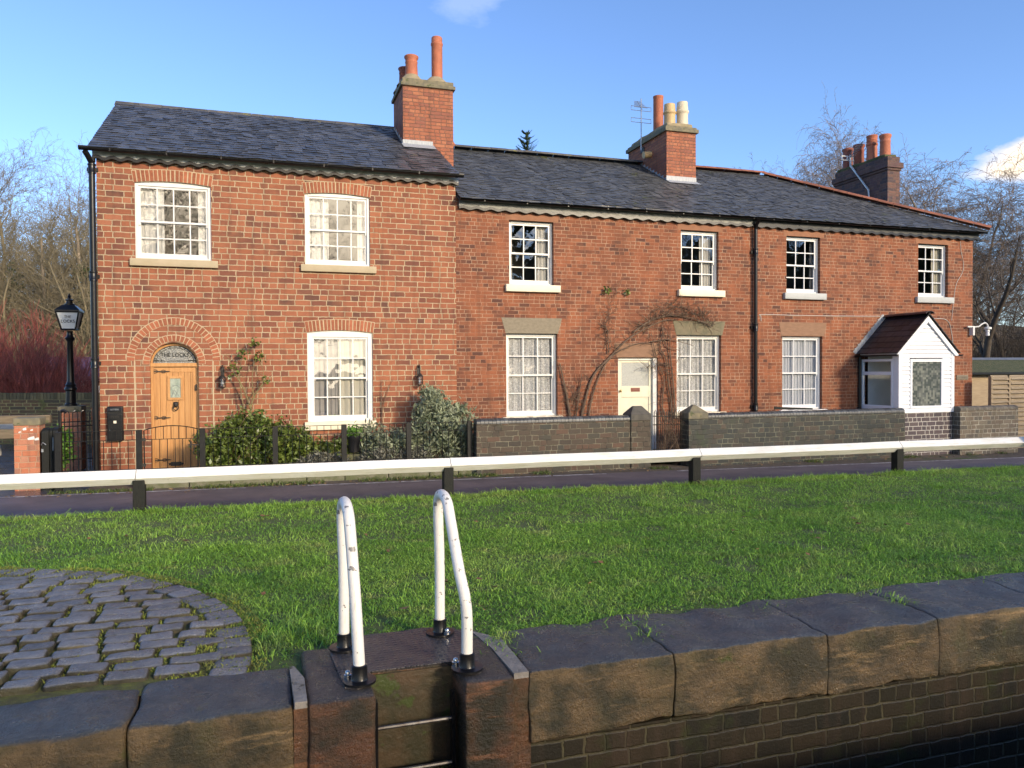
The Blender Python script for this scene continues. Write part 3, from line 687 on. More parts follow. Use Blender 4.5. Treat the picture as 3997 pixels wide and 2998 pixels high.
ld.tube([(dcx - .37, dy - .006, 1.79), (dcx + .37, dy - .006, 1.79)], .0045, 5)
for i in range(1, 12): a = PI * i / 12; ld.tube([(dcx + .375 * .86 * math.cos(a), dy - .006, 1.756 + .325 * .86 * math.sin(a)), (dcx + .375 * math.cos(a), dy - .006, 1.756 + .325 * math.sin(a))], .0035, 4)
for sx in (-1, 1): ld.tube([(dcx + sx * .36, dy - .006, 1.80), (dcx + sx * .22, dy - .006, 1.80), (dcx + sx * .25, dy - .006, 1.86), (dcx + sx * .30, dy - .006, 1.90)], .004, 4)
ld.build('lead_strip', 'iron', df); text('fanlight_lettering', 'THE LOCKS', .108, (dcx, dy - .010, 1.90), 'black', df, sx=.86)
d = MB(); wd = (2 * dr - .10); nb = 7
for i in range(nb):
    a = dcx - dr + .05 + wd * i / nb; d.box(a + .002, a + wd / nb - .002, dy + .008 + rnd.uniform(0, .002), dy + .05, -.45, 1.684)
for a, b in ((dcx - dr + .05, dcx - dr + .12), (dcx + dr - .12, dcx + dr - .05)): d.box(a, b, dy - .002, dy + .01, -.45, 1.684)
d.box(dcx - dr + .12, dcx + dr - .12, dy - .0015, dy + .01, 1.585, 1.684)
dd_ = d.build('door', 'oak', h1, bevel=.002, label='golden oak plank door with iron strap hinges')
g = MB(); gx0, gx1, gz0, gz1 = 1.105, 1.375, 1.065, 1.51
for a in ((gx0, gx1, gz0, gz0 + .045), (gx0, gx1, gz1 - .045, gz1), (gx0, gx0 + .045, gz0 + .045, gz1 - .045), (gx1 - .045, gx1, gz0 + .045, gz1 - .045)): g.box(a[0], a[1], dy - .016, dy + .02, a[2], a[3])
g.build('glazing_frame', 'oak', dd_, bevel=.003); MB().box(gx0 + .044, gx1 - .044, dy - .006, dy + .01, gz0 + .044, gz1 - .044).build('door_pane', 'door_glass', dd_)
ldn = MB()
for (p, q) in (((-.07, 0), (-.02, .14)), ((-.02, .14), (.06, .02)), ((0, 0), (.05, .15)), ((-.06, .1), (.02, .02))): ldn.tube([(1.24 + p[0], dy - .008, 1.12 + p[1]), (1.24 + q[0], dy - .008, 1.12 + q[1])], .003, 4)
ldn.tube([(1.24 + .08 * math.cos(a), dy - .008, 1.27 + .07 * math.sin(a)) for a in [PI * i / 8 for i in range(9)]], .003, 4); ldn.build('pane_leading', 'galv', dd_)
for z in (1.597, .738, -.045):
    h = MB(); h.box(.842, 1.13, dy - .012, dy + .002, z - .010, z + .010); h.tube([(1.12, dy - .008, z), (1.16, dy - .008, z)], [.012, .002], 6)
    for xx, s in ((.90, 1), (1.04, .8)):
        for sg in (-1, 1): h.tube([(xx + .05 * s, dy - .008, z), (xx + .03 * s, dy - .008, z + sg * .022), (xx - .01, dy - .008, z + sg * .034 * s), (xx - .03, dy - .008, z + sg * .018)], .006, 5)
    h.box(.842, .875, dy - .014, dy + .002, z - .03, z + .03); h.build('strap_hinge', 'iron', dd_)
k = MB(); k.ball((1.247, dy - .025, .985), .045, 10, 6, 1.15); k.ball((1.247, dy - .055, .965), .022, 8, 5)
k.tube([(1.247 + .042 * math.cos(a), dy - .045, .925 + .05 * math.sin(a)) for a in [2 * PI * i / 14 for i in range(15)]], .009, 6); k.box(1.205, 1.289, dy - .012, dy + .01, .95, 1.03)
k.build('knocker', 'iron', dd_)
k = MB(); k.box(1.145, 1.33, dy - .014, dy + .005, -.16, -.088); k.ball((1.13, dy - .005, -.124), .022, 8, 5); k.ball((1.345, dy - .005, -.124), .022, 8, 5); k.build('letter_plate', 'iron', dd_)
k = MB(); k.box(1.582, 1.618, dy - .035, dy - .028, 1.235, 1.335); k.ball((1.60, dy - .042, 1.275), .018, 8, 5); k.ball((1.60, dy - .036, 1.345), .012, 8, 5); k.build('door_latch', 'iron', dd_)
MB().rough(dcx - dr, dcx + dr, -.12, .25, -.62, -.40, .01, .004).build('doorstep', 'sandstone', h1, smooth=True)
# eaves
e = MB(); valance(e, -.05, 6.63, 5.56, 5.42, .259, -.075, -.055, .020); vb = e.build('valance', 'old_white', h1)
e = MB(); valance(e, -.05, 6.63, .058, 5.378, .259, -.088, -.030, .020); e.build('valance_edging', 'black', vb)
e = MB(); gutter(e, -.235, 6.70, -.22, 5.535, .052); gt = e.build('gutter', 'black', h1)
e = MB(); downpipe(e, -.058, -.075, -.40, 5.32, .052, .02, (1.75, 3.3, 5.2)); e.box(-.11, -.006, -.127, -.02, 5.33, 5.40); e.tube([(-.058, -.075, 5.3), (-.10, -.16, 5.40), (-.13, -.24, 5.46)], .05, 12); e.build('downpipe', 'black', h1, smooth=True)
# roof
def x_hi1(s): return 6.60 - .06 * s
r = MB(); slates(r, ((-.24, 5.545), (YR1, ZR1)), lambda s: -.09, x_hi1, .152, .26)
rf = r.build('roof', 'slate', h1)
u_ = MB(); u_.add([(-.06, -.20, 5.53), (6.58, -.20, 5.53), (6.52, YR1, ZR1 - .03), (-.06, YR1, ZR1 - .03), (6.58, 5.8, 5.53), (-.06, 5.8, 5.53)], [(0, 1, 2, 3), (3, 2, 4, 5)]); u_.build('roof_deck', 'slate', rf)
r = MB(); ridge_angle(r, (-.12, YR1, ZR1 + .02), (5.80, YR1, ZR1 + .02), 13, .20, .018, False, .62); r.build('ridge_tile', 'ridge_grey', rf)
# chimney
def stack(house, x0, x1, y0, y1, z0, z1, mat, cap, capmat, name='chimney'):
    c = MB().box(x0, x1, y0, y1, z0, z1).build(name, mat, house)
    k = MB()
    for (o, a, b) in cap: k.box(x0 - o, x1 + o, y0 - o, y1 + o, a, b)
    k.build('chimney_cap', capmat, c, bevel=.012); return c
c1 = stack(h1, 5.775, 6.906, 1.475, 2.70, 5.6, 7.845, 'brick_chim', [(.05, 7.845, 7.925), (.012, 7.925, 8.02)], 'capstone')
fl = MB(); fl.lathe([(.36, 0), (.30, .10), (.20, .20), (.15, .25)], (6.62, 1.95, 8.0), 18); fl.lathe([(.34, 0), (.26, .12), (.18, .22), (.15, .25)], (6.06, 1.95, 8.0), 18); fl.lathe([(.30, 0), (.22, .14), (.15, .22)], (6.02, 2.42, 8.0), 16); fl.build('flaunching', 'flaunch', c1, smooth=True)
pot(c1, 6.65, 1.95, 8.18, 1.0, .128, 'terracotta', 'tall'); pot(c1, 6.06, 1.95, 8.18, .51, .145, 'terracotta'); pot(c1, 5.985, 2.42, 8.15, .44, .13, 'terracotta_dark')
fl = MB(); fl.box(5.765, 6.44, 1.463, 1.474, 6.36, 6.665); fl.add([(5.74, 1.472, 6.585), (6.46, 1.472, 6.585), (6.46, 1.20, 6.43), (5.74, 1.20, 6.43)], [(0, 3, 2, 1)])
for i in range(6): a = 1.475 + i * .2; z = 6.555 + (a - 1.475) * .58; fl.box(5.762, 5.774, a, a + .21, z - .10, z + .10)
fl.build('lead_flashing', 'lead', c1)
MB().prism([(6.907, 6.60), (6.96, 6.64), (6.907, 6.72)], 'y', 1.475, 2.0).build('brick_corbel', 'brick_chim', c1)

# ================================================================== TERRACE: middle and right cottages
YR2, ZE2, ZR2 = 3.7, 5.09, 7.19
XP = 13.66
def terrace_wall(x0, x1, holes, mat, root, left=True, right=True):
    w = MB(); front_wall(w, rect(x0, x1, WB, 5.14), holes, 0)
    MB().add([(x0 + .1, 1.3, -.5), (x1 - .1, 1.3, -.5), (x1 - .1, 1.3, 5.5), (x0 + .1, 1.3, 5.5)], [(0, 1, 2, 3)]).build('added_partition', 'interior', root)  # same added dark partition, so the terrace panes stay dark
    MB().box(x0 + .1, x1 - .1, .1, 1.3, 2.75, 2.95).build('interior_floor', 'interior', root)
    if left: w.add([(x0, 0, WB), (x0, 7.4, WB), (x0, 7.4, 5.15), (x0, YR2, ZR2 - .06), (x0, 0, 5.15)], [(4, 3, 2, 1, 0)])
    if right: w.add([(x1, 0, WB), (x1, 7.4, WB), (x1, 7.4, 5.15), (x1, 0, 5.15)], [(0, 1, 2, 3)])
    else: w.add([(x1 - .01, 0, WB), (x1 - .01, 7.4, WB), (x1 - .01, 7.4, 5.15), (x1 - .01, YR2, ZR2 - .06), (x1 - .01, 0, 5.15)], [(0, 1, 2, 3, 4)])
    w.add([(x0, 7.4, WB), (x1, 7.4, WB), (x1, 7.4, 5.16), (x0, 7.4, 5.16)], [(3, 2, 1, 0)])
    return w.build('wall', mat, root)
h2 = thing('brick_cottage', 'middle red brick cottage with cream front door, lace curtains and cream window sills', 'cottage', (10.1, 0, -.4), 'canalside cottages')
h3 = thing('brick_cottage', 'right hand red brick cottage with hipped slate roof, terracotta ridge and white gabled porch', 'cottage', (17, 0, -.4), 'canalside cottages')
U = [(7.735, 8.73), (11.81, 12.79), (14.645, 15.61), (18.61, 19.58)]; UZ = (3.385, 4.735)
GW = [(7.655, 8.81), (11.70, 12.86), (14.53, 15.68)]; GZ = (.60, 2.357)
D2 = (10.24, 11.225, -.5, 1.850)
terrace_wall(6.587, XP, [rect(a, b, *UZ) for a, b in U[:2]] + [rect(a, b, *GZ) for a, b in GW[:2]] + [rect(*D2)], 'brick_b', h2, right=False)
terrace_wall(XP, 20.41, [rect(a, b, *UZ) for a, b in U[2:]] + [rect(*GW[2], *GZ)] + [rect(17.0, 18.2, -.5, 1.7)], 'brick_b', h3, left=False)
drapes = {0: [(.0, .10, 'net', .14, .012, .07, 0, 0), (.70, .97, 'net', .13, .02, .08, 0, 0)], 1: [(.62, .98, 'net', .13, .02, .08, 0, 0)], 2: [(.90, .99, 'patterned', .14, .01, .06, 0, 0)], 3: [(.66, .98, 'cream_cloth', .13, .018, .09, 0, 0)]}
for i, (a, b) in enumerate(U):
    H = h2 if i < 2 else h3
    sash_window(H, a, b, *UZ, 3, .085, 'white' if i < 2 else 'white_b', 'glass', drapes[i], (a - .095, b + .13, 3.235, 3.385, 'cream_sill' if i < 2 else 'grey_sill', .085), box=.045)
for i, (a, b) in enumerate(GW):
    H = h2 if i < 2 else h3
    cu = [(0, 1, 'lace', .10, .018, .13, 0, 0), (0, 1, 'net_cool', .20, .02, .16, .0, .0)] if i < 2 else [(0, 1, 'net_cool', .10, .02, .085, 0, 0)]
    if i < 2: cu = [(0, 1, 'lace', .10, .016, .13, 0, 0)]
    sash_window(H, a, b, *GZ, 3, .085, 'white' if i < 2 else 'white_b', 'glass_flat', cu, (a - .09, b + .10, .48, .60, 'cream_sill' if i < 2 else 'white_b', .07), box=.05)
def lintel(H, x0, x1, z0, z1, ins, mat, out=.006):
    pr = [(x0 + ins, z0), (x1 - ins, z0), (x1, z1), (x0, z1)] if ins else rect(x0, x1, z0, z1)
    MB().prism(pr, 'y', -out, .16).build('lintel', mat, H, bevel=.006)
lintel(h2, 7.55, 8.918, 2.357, 2.69, .095, 'sandstone'); lintel(h2, 11.60, 12.972, 2.357, 2.68, .085, 'sandstone_green'); lintel(h3, 14.43, 15.805, 2.362, 2.69, .07, 'sandstone_brown')
lintel(h2, 10.13, 11.27, 1.850, 2.175, .075, 'sandstone_brown')
for i, (a, b) in enumerate(U): lintel(h2 if i < 2 else h3, a - .09, b + .11, 4.735, 4.86, 0, 'sandstone_red', .004)
# cream door
f = MB(); y = .07
f.box(10.24, 10.285, y, y + .12, -.5, 1.849); f.box(11.12, 11.225, y - .03, y + .12, -.5, 1.849); f.box(10.285, 11.12, y - .001, y + .12, 1.79, 1.849)
fr = f.build('door_frame', 'white', h2, bevel=.005)
d = MB(); y = .10
for a in ((10.287, 10.37, -.45, 1.788), (11.045, 11.118, -.45, 1.788), (10.37, 11.045, 1.735, 1.788), (10.37, 11.045, .965, 1.215), (10.37, 11.045, -.45, -.25)): d.box(a[0], a[1], y, y + .045, a[2], a[3])
d.box(10.37, 11.045, y + .018, y + .04, -.25, .965)
dd2 = d.build('door', 'cream_door', h2, bevel=.004, label='cream painted door with obscured glass upper panel')
MB().box(10.365, 11.05, y + .015, y + .03, 1.21, 1.74).build('door_pane', 'obscure', dd2)
k = MB().box(10.60, 10.82, y - .012, y + .005, 1.09, 1.175); k.box(10.63, 10.79, y - .02, y - .011, 1.115, 1.15); k.build('letter_box', 'brown_metal', dd2, bevel=.003)
MB().tube([(10.325, y, 1.11), (10.325, y - .04, 1.11)], .012, 8).ball((10.325, y - .055, 1.11), .03, 10, 6).build('door_knob', 'brass', dd2, smooth=True)
MB().rough(10.2, 11.25, -.15, .2, -.62, -.44, .01, .004).build('doorstep', 'sandstone', h2, smooth=True)
# eaves
for H, x0, x1, mt in ((h2, 6.64, XP, 'old_grey'), (h3, XP, 20.52, 'dark_board')):
    e = MB(); valance(e, x0, x1, 5.09, 4.94, .303, -.075, -.055, .018); v = e.build('valance', mt, H)
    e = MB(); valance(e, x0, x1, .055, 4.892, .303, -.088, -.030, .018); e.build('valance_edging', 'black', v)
    e = MB(); gutter(e, x0 - (.04 if x0 > 10 else 0), x1 + (.13 if x1 > 15 else 0), -.19, 5.085, .048); e.build('gutter', 'black', H)
e = MB(); downpipe(e, 13.73, -.085, -.45, 4.85, .042, .02, (.7, 2.55, 4.3)); e.tube([(13.73, -.085, 4.83), (13.73, -.12, 4.93), (13.73, -.2, 5.02)], .042, 12); e.build('downpipe', 'black', h3, smooth=True)
# roofs
def hip_x(s): L = math.hypot(YR2 + .24, ZR2 - 5.07); return 20.66 - (20.66 - 16.68) * s / L
r = MB(); slates(r, ((-.24, 5.075), (YR2, ZR2)), lambda s: 6.62, lambda s: XP, .148, .24)
rf2 = r.build('roof', 'slate_old', h2)
r = MB(); slates(r, ((-.24, 5.075), (YR2, ZR2)), lambda s: XP, hip_x, .148, .24)
rf3 = r.build('roof', 'slate_old', h3)
MB().add([(6.6, -.2, 5.06), (XP, -.2, 5.06), (XP, YR2, ZR2 - .03), (6.6, YR2, ZR2 - .03), (XP, 7.6, 5.06), (6.6, 7.6, 5.06)], [(0, 1, 2, 3), (3, 2, 4, 5)]).build('roof_deck', 'slate_old', rf2)
MB().add([(XP, -.2, 5.06), (20.6, -.2, 5.06), (16.66, YR2, ZR2 - .03), (XP, YR2, ZR2 - .03), (20.6, 7.6, 5.06), (XP, 7.6, 5.06)], [(0, 1, 2, 3), (3, 2, 4, 5), (1, 4, 2)]).build('roof_deck', 'slate_old', rf3)
r = MB(); ridge_angle(r, (6.6, YR2, ZR2), (12.9, YR2, ZR2), 14, .18, .018, True); r.build('ridge_tile', 'ridge_grey', rf2)
r = MB(); ridge_angle(r, (13.45, YR2, ZR2 + .01), (16.66, YR2, ZR2 + .01), 8, .165, .018, True); ridge_angle(r, (16.66, YR2, ZR2 + .01), (20.70, -.25, 5.13), 15, .155, .018, True); r.build('ridge_tile', 'ridge_red', rf3)
# middle chimney
c2 = stack(h2, 12.714, 13.568, 2.25, 4.42, 5.7, 7.70, 'brick_chim', [(.06, 7.70, 7.80), (.02, 7.80, 7.85)], 'capstone')
MB().rough(12.75, 13.53, 2.3, 4.37, 7.83, 7.96, .05, .02, 3, .12).build('flaunching', 'flaunch', c2, smooth=True)
pot(c2, 13.27, 3.7, 7.92, 1.20, .14, 'terracotta', 'plain'); pot(c2, 13.085, 2.75, 7.92, .65, .155, 'buff_pot', 'beehive'); pot(c2, 13.465, 2.75, 7.92, .74, .155, 'white_pot', 'beehive')
for xx, yy, hh in ((13.085, 2.75, 8.50), (13.465, 2.75, 8.595)): MB().lathe([(.135, 0), (.14, .06), (.12, .065)], (xx, yy, hh), 16).build('pot_rim', 'terracotta', c2, smooth=True)
MB().tube([(12.73, 3.10, 7.33), (12.50, 3.10, 7.29)], [.085, .09], 14, True).build('flue_pipe', 'buff_pot', c2, smooth=True)
fl = MB(); fl.box(12.704, 13.575, 2.238, 2.249, 6.38, 6.56); fl.add([(12.69, 2.24, 6.45), (13.60, 2.24, 6.45), (13.60, 2.02, 6.335), (12.69, 2.02, 6.335)], [(0, 3, 2, 1)])
for i in range(9): a = 2.25 + i * .165; z = 6.45 + (a - 2.25) * .535; fl.box(12.702, 12.713, a, a + .17, z - .12, z + .07)
fl.build('lead_flashing', 'lead', c2)
# right chimney behind the hip
c3 = stack(h3, 20.04, 20.48, 2.5, 4.65, 4.9, 7.31, 'brick_dark', [(.035, 7.31, 7.38), (.075, 7.38, 7.54), (.0, 7.54, 7.72)], 'brick_dark')
MB().rough(20.06, 20.47, 2.6, 4.6, 7.70, 7.82, .05, .03, 3, .12).build('flaunching', 'moss_roof', c3, smooth=True)
for yy, h_, mt, st in ((2.9, .70, 'terracotta', 'roll'), (3.42, .82, 'terracotta', 'louvre'), (3.95, .70, 'terracotta_dark', 'roll'), (4.42, .70, 'terracotta_dark', 'roll')): pot(c3, 20.33, yy, 7.76, h_, .155, mt, st)

# ------------------------------------------------------------------ porch of the right cottage
px0, px1, pyf = 16.82, 18.44, -1.2
p = MB(); zc = .54; bh = .098
wx0, wx1, wz0, wz1 = 17.137, 18.12, .64, 1.785
z = zc
def gable_x(z): return (px0, px1) if z < 1.93 else (px0 + (z - 1.93) / .85 * .81, px1 - (z - 1.93) / .85 * .81)
while z < 2.72:
    z2 = min(z + bh, 2.74); a, b = gable_x(z2 - .002); a0, b0 = gable_x(z)
    segs = [(a0, b0, a, b)] if z2 < wz0 or z > wz1 else [(a0, wx0, a, wx0), (wx1, b0, wx1, b)]
    for (q0, q1, t0, t1) in segs:
        if q1 - q0 < .02: continue
        z_ = z + .011; p.add([(q0, pyf - .02, z_), (q1, pyf - .02, z_), (t1, pyf - .004, z2), (t0, pyf - .004, z2), (q0, pyf + .05, z_), (q1, pyf + .05, z_), (t1, pyf + .05, z2), (t0, pyf + .05, z2)],
              [(0, 1, 2, 3), (0, 4, 5, 1), (1, 5, 6, 2), (3, 2, 6, 7), (0, 3, 7, 4)])
    z = z2
for X, sg in ((px0, -1), (px1, 1)):
    z = .60
    while z < 1.92:
        z2 = min(z + bh, 1.93)
        for (q0, q1) in ([(-1.15, 0)] if X == px1 else ([(-1.15, -1.02)] if z < 1.80 and z > .6 else [(-1.15, -.0)])):
            p.box(X - (.012 if sg < 0 else .05), X + (.05 if sg < 0 else .012), q0, q1, z + .003, z2)
        z = z2
p.box(px0 - .012, px0 + .05, -1.15, 0, .54, .60); p.box(px1 - .05, px1 + .012, -1.15, 0, .54, .60)
p.box(px0 - .02, px0 + .07, pyf - .024, pyf + .06, .535, 1.93); p.box(px1 - .07, px1 + .02, pyf - .024, pyf + .06, .535, 1.93)
p.box(px0 + .07, px1 - .07, pyf - .022, pyf + .05, .535, .625)
p.prism([(px0, 1.93), (17.63, 2.76), (px1, 1.93)], 'y', pyf + .03, pyf + .051)
for a_ in ((px0, wx0), (wx1, px1)): p.box(a_[0], a_[1], pyf + .03, pyf + .051, .6, 1.93)
p.box(px1 - .045, px1 - .04, -1.15, 0, .5, 1.93)
po = p.build('porch', 'upvc', h3, label='white weatherboarded porch with gable roof and patterned glass')
MB().box(px0 + .012, px1 - .012, pyf + .006, 0, WB, .534).build('porch_plinth', 'brick_porch', po)
f = MB()
for a in ((wx0, wx1, wz0, wz0 + .055), (wx0, wx1, wz1 - .06, wz1), (wx0, wx0 + .06, wz0 + .055, wz1 - .06), (wx1 - .06, wx1, wz0 + .055, wz1 - .06)): f.box(a[0], a[1], pyf - .03, pyf + .03, a[2], a[3])
f.box(wx0 - .02, wx1 + .03, pyf - .045, pyf - .0301, wz1 - .012, wz1 + .012)
f.build('porch_window', 'upvc', po, bevel=.004); MB().box(wx0 + .058, wx1 - .058, pyf - .005, pyf + .012, wz0 + .053, wz1 - .058).build('patterned_pane', 'mosaic', po)
f = MB(); X = px0
for a in ((-1.04, .0, .60, .69), (-1.04, 0, 1.74, 1.80), (-1.04, -.985, .69, 1.74), (-.10, 0, .69, 1.74), (-.985, -.10, 1.42, 1.50)): f.box(X - .022, X + .04, a[0], a[1], a[2], a[3])
f.build('porch_side_window', 'upvc', po, bevel=.004); MB().add([(X + .005, -1.0, .68), (X + .005, -1.0, 1.75), (X + .005, -.08, 1.75), (X + .005, -.08, .68)], [(0, 1, 2, 3)]).build('side_pane', 'porch_glass', po)
MB().add([(16.9, -.16, .5), (18.4, -.16, .5), (18.4, -.16, 2.0), (16.9, -.16, 2.0)], [(0, 1, 2, 3)]).add([(16.9, -1.1, 1.88), (18.37, -1.1, 1.88), (18.37, -.16, 1.88), (16.9, -.16, 1.88)], [(0, 1, 2, 3)]).build('porch_lining', 'white', po)
r = MB(); slp = (2.82 - 1.93)
def porch_slope(sg):
    n = 7
    for k in range(n):
        f0, f1 = k / n, (k + 1) / n + .03
        y = -1.30 - (.12 if k % 2 else 0)
        while y < 0:
            a, b = max(y, -1.30), min(y + .235, 0.0)
            if b - a > .02:
                def P(f, h): x = (px0 - .13) + (17.63 - px0 + .13) * f; z = 1.915 + (2.84 - 1.915) * f + h; return (x if sg < 0 else 2 * 17.63 - x, z)
                l = .032 + rnd.uniform(0, .005); A, B, C_, D_ = P(f0, l), P(f1, .012), P(f1, .0), P(f0, l - .02)
                vs = [(q[0], yy, q[1]) for yy in (a + .002, b - .002) for q in (A, B, C_, D_)]
                r.add(vs, [(0, 1, 5, 4), (1, 2, 6, 5), (2, 3, 7, 6), (3, 0, 4, 7), (0, 3, 2, 1), (4, 5, 6, 7)])
            y += .24
porch_slope(-1); porch_slope(1)
r.build('porch_roof', pmat('brown_concrete_tile', (.012, .012, .016), (.021, .019, .025), 4, .4, .2, 30, island=.4, rough2=.6), po)
r = MB(); ridge_angle(r, (17.63, -1.32, 2.83), (17.63, 0, 2.83), 4, .12, .02, True); r.build('porch_ridge', pmat('plum_ridge', (.055, .025, .028), (.03, .02, .026), 5, .4, island=.3), po)
b = MB()
for sg in (-1, 1):
    x0_, x1_ = (px0 - .14, 17.63) if sg < 0 else (2 * 17.63 - px0 + .14, 17.63)
    pr = [(x0_, 1.87), (x1_, 2.80), (x1_, 2.66), (x0_ - sg * .12, 1.87)]
    b.prism(pr, 'y', pyf - .06 - (.001 if sg > 0 else 0), pyf - .028)
b.build('bargeboard', 'upvc', po)
g_ = MB()
for xx in (px0 - .15, 2 * 17.63 - px0 + .15): g_.prism([(xx + .04 * math.cos(a), 1.90 + .04 * math.sin(a)) for a in [PI + PI * i / 6 for i in range(7)]], 'y', -1.32, -.01)
g_.tube([(px0 - .07, -.06, 1.86), (px0 - .07, -.06, -.4)], .034, 10); g_.tube([(px1 + .07, -.9, 1.86), (px1 + .07, -.9, -.1)], .034, 10); g_.build('porch_gutter', 'black', po)
fl = MB()
for i in range(9):
    f0 = i / 9; x = px0 - .17 + (17.60 - px0 + .13) * f0; z = 1.95 + .92 * f0
    fl.prism([(x, z - .02), (x + .12, z + .12), (x - .02, z + .13)], 'y', -.012, -.003)
fl.prism([(px0 - .15, 1.93), (17.58, 2.83), (17.5, 2.93), (px0 - .23, 1.99)], 'y', -.008, -.002); fl.build('stepped_flashing', 'lead', po)

# cables and plaque on the right cottage
cb = MB(); cb.tube(catmull([(13.93, -.012, 2.70), (13.925, -.012, 2.81), (13.96, -.012, 2.86), (14.9, -.012, 2.855), (16.2, -.012, 2.86), (17.42, -.012, 2.875)]), .008, 5)
cb.tube(catmull([(18.2, -.012, 2.86), (19.1, -.012, 2.843), (19.45, -.012, 2.832), (19.6, -.012, 2.75), (19.67, -.012, 2.6), (19.74, -.012, 2.25), (19.78, -.012, 1.6), (19.80, -.012, .6)]), .008, 5)
cb.tube(catmull([(19.98, -.012, 4.85), (20.0, -.012, 4.6), (20.08, -.012, 4.3), (20.05, -.012, 4.05), (19.85, -.012, 3.75), (19.76, -.012, 3.3), (19.70, -.012, 2.8)]), .006, 5)
cb.build('cable', 'cable', h3, smooth=True)
pq = tag(MB().rough(19.87, 20.26, -.02, 0, 1.27, 1.392, .008, .001).build('name_plaque', 'sandstone', None, smooth=True, origin=(20.06, -.01, 1.33)), 'small worn stone name plaque on the brickwork right of the white porch', 'plaque')
text('plaque_lettering', 'DAYSLEIGH', .085, (20.065, -.0215, 1.33), pmat('plaque_letter', (.20, .16, .12)).name, pq) if False else None
M['letter_dark'] = pmat('faded_letter', (.19, .15, .11)); text('plaque_lettering', 'DAYSLEIGH', .08, (20.065, -.0225, 1.33), 'letter_dark', pq, sx=.8)

# ================================================================== THINGS FIXED TO OR STANDING BY THE COTTAGES
def lantern(x, label):
    t = thing('wall_lantern', label, 'wall light', (x, 0, 1.3), 'caged wall lanterns')
    b = MB(); b.box(x - .035, x + .035, -.012, 0, 1.50, 1.68); b.tube(catmull([(x, -.012, 1.64), (x, -.05, 1.69), (x, -.10, 1.675), (x, -.12, 1.62), (x, -.12, 1.52)]), .011, 8)
    b.ball((x, -.045, 1.70), .016, 8, 5); b.build('bracket', 'iron', t, smooth=True)
    MB().lathe([(.012, .06), (.03, .05), (.055, .015), (.068, 0), (.068, -.012), (.05, -.012)], (x, -.12, 1.475), 14).build('lantern_cap', 'iron', t, smooth=True)
    MB().lathe([(.046, 0), (.05, .08), (.048, .16), (.03, .165)], (x, -.12, 1.295), 14).build('lantern_glass', 'lantern_glass', t, smooth=True)
    MB().lathe([(.018, 0), (.022, .05), (.016, .09), (.003, .10)], (x, -.12, 1.33), 10).build('bulb', 'lamp_panel', t, smooth=True)
    c = MB()
    for k in range(8): a = 2 * PI * k / 8; c.tube([(x + .062 * math.cos(a), -.12 + .062 * math.sin(a), 1.465), (x + .06 * math.cos(a), -.12 + .06 * math.sin(a), 1.31), (x + .03 * math.cos(a), -.12 + .03 * math.sin(a), 1.285)], .0045, 4)
    for z, r in ((1.41, .063), (1.35, .062), (1.30, .056)): c.tube([(x + r * math.cos(2 * PI * k / 14), -.12 + r * math.sin(2 * PI * k / 14), z) for k in range(15)], .0045, 4)
    c.lathe([(.032, 0), (.034, .012)], (x, -.12, 1.275), 12); c.build('cage', 'iron', t)
lantern(2.07, 'black caged wall lantern beside the bare rose right of the oak door')
lantern(5.795, 'black caged wall lantern above the grey green shrub at the cottage end')
# post box
t = thing('post_box', 'black iron post box on the brick wall left of the oak door', 'post box', (.257, 0, .35))
x0, x1 = .130, .385
MB().rough(x0, x1, -.11, 0, .352, .975, .016, .001, 3, .2).build('case', 'black', t, smooth=True)
b = MB(); b.prism([(-.135, .89), (-.118, .955), (-.10, .955), (-.10, .885)], 'x', x0 + .008, x1 - .008); b.build('hood', 'black', t, bevel=.003)
b = MB(); b.box(x0 + .012, x1 - .012, -.1125, -.108, .836, .88); b.build('slot', 'black_matt', t)
b = MB(); b.box(x0 + .014, x1 - .014, -.118, -.109, .74, .828); b.build('cipher_plate', 'black', t, bevel=.003)
text('cipher_lettering', 'EVIIR', .062, (.257, -.1195, .785), 'iron', t, sx=1.0, depth=.004)
b = MB(); b.box(x0 + .016, x1 - .016, -.122, -.109, .375, .725); b.build('door', 'black', t, bevel=.004)
b = MB()
for a in ((.20, .32, .660, .668), (.20, .32, .44, .448), (.20, .207, .448, .66), (.313, .32, .448, .66)): b.box(a[0], a[1], -.126, -.1219, a[2], a[3])
b.build('notice_frame', 'black', t); MB().box(.237, .283, -.128, -.122, .672, .718).build('number_plate', 'cream_sill', t); MB().lathe([(.012, 0), (.012, .01)], (.175, -.127, .55), 10).build('lock', 'steel', t)
text('hood_lettering', 'LETTERS', .036, (.257, -.1335, .918), 'galv', t, depth=.002)
# security camera on the corner
t = thing('security_camera', 'white dome security camera on a curved arm at the right hand house corner', 'camera', (20.41, -.1, 2.5))
b = MB(); b.box(20.15, 20.45, -.10, -.06, 2.625, 2.66); b.box(20.30, 20.36, -.12, -.001, 2.42, 2.64); b.build('mount', 'white', t, bevel=.004)
MB().tube(catmull([(20.42, -.09, 2.645), (20.52, -.09, 2.65), (20.62, -.09, 2.71), (20.74, -.09, 2.75), (20.82, -.09, 2.70), (20.83, -.09, 2.63)]), .018, 8).build('arm', 'white', t, smooth=True)
MB().lathe([(.05, .09), (.088, .08), (.09, .03), (.05, .02)], (20.83, -.09, 2.555), 16).build('hood', 'white', t, smooth=True)
MB().lathe([(.045, .10), (.05, .05), (.038, .04), (.045, -.02), (.045, -.06), (.02, -.065)], (20.83, -.09, 2.475), 14).build('lens_body', 'white_b', t, smooth=True)

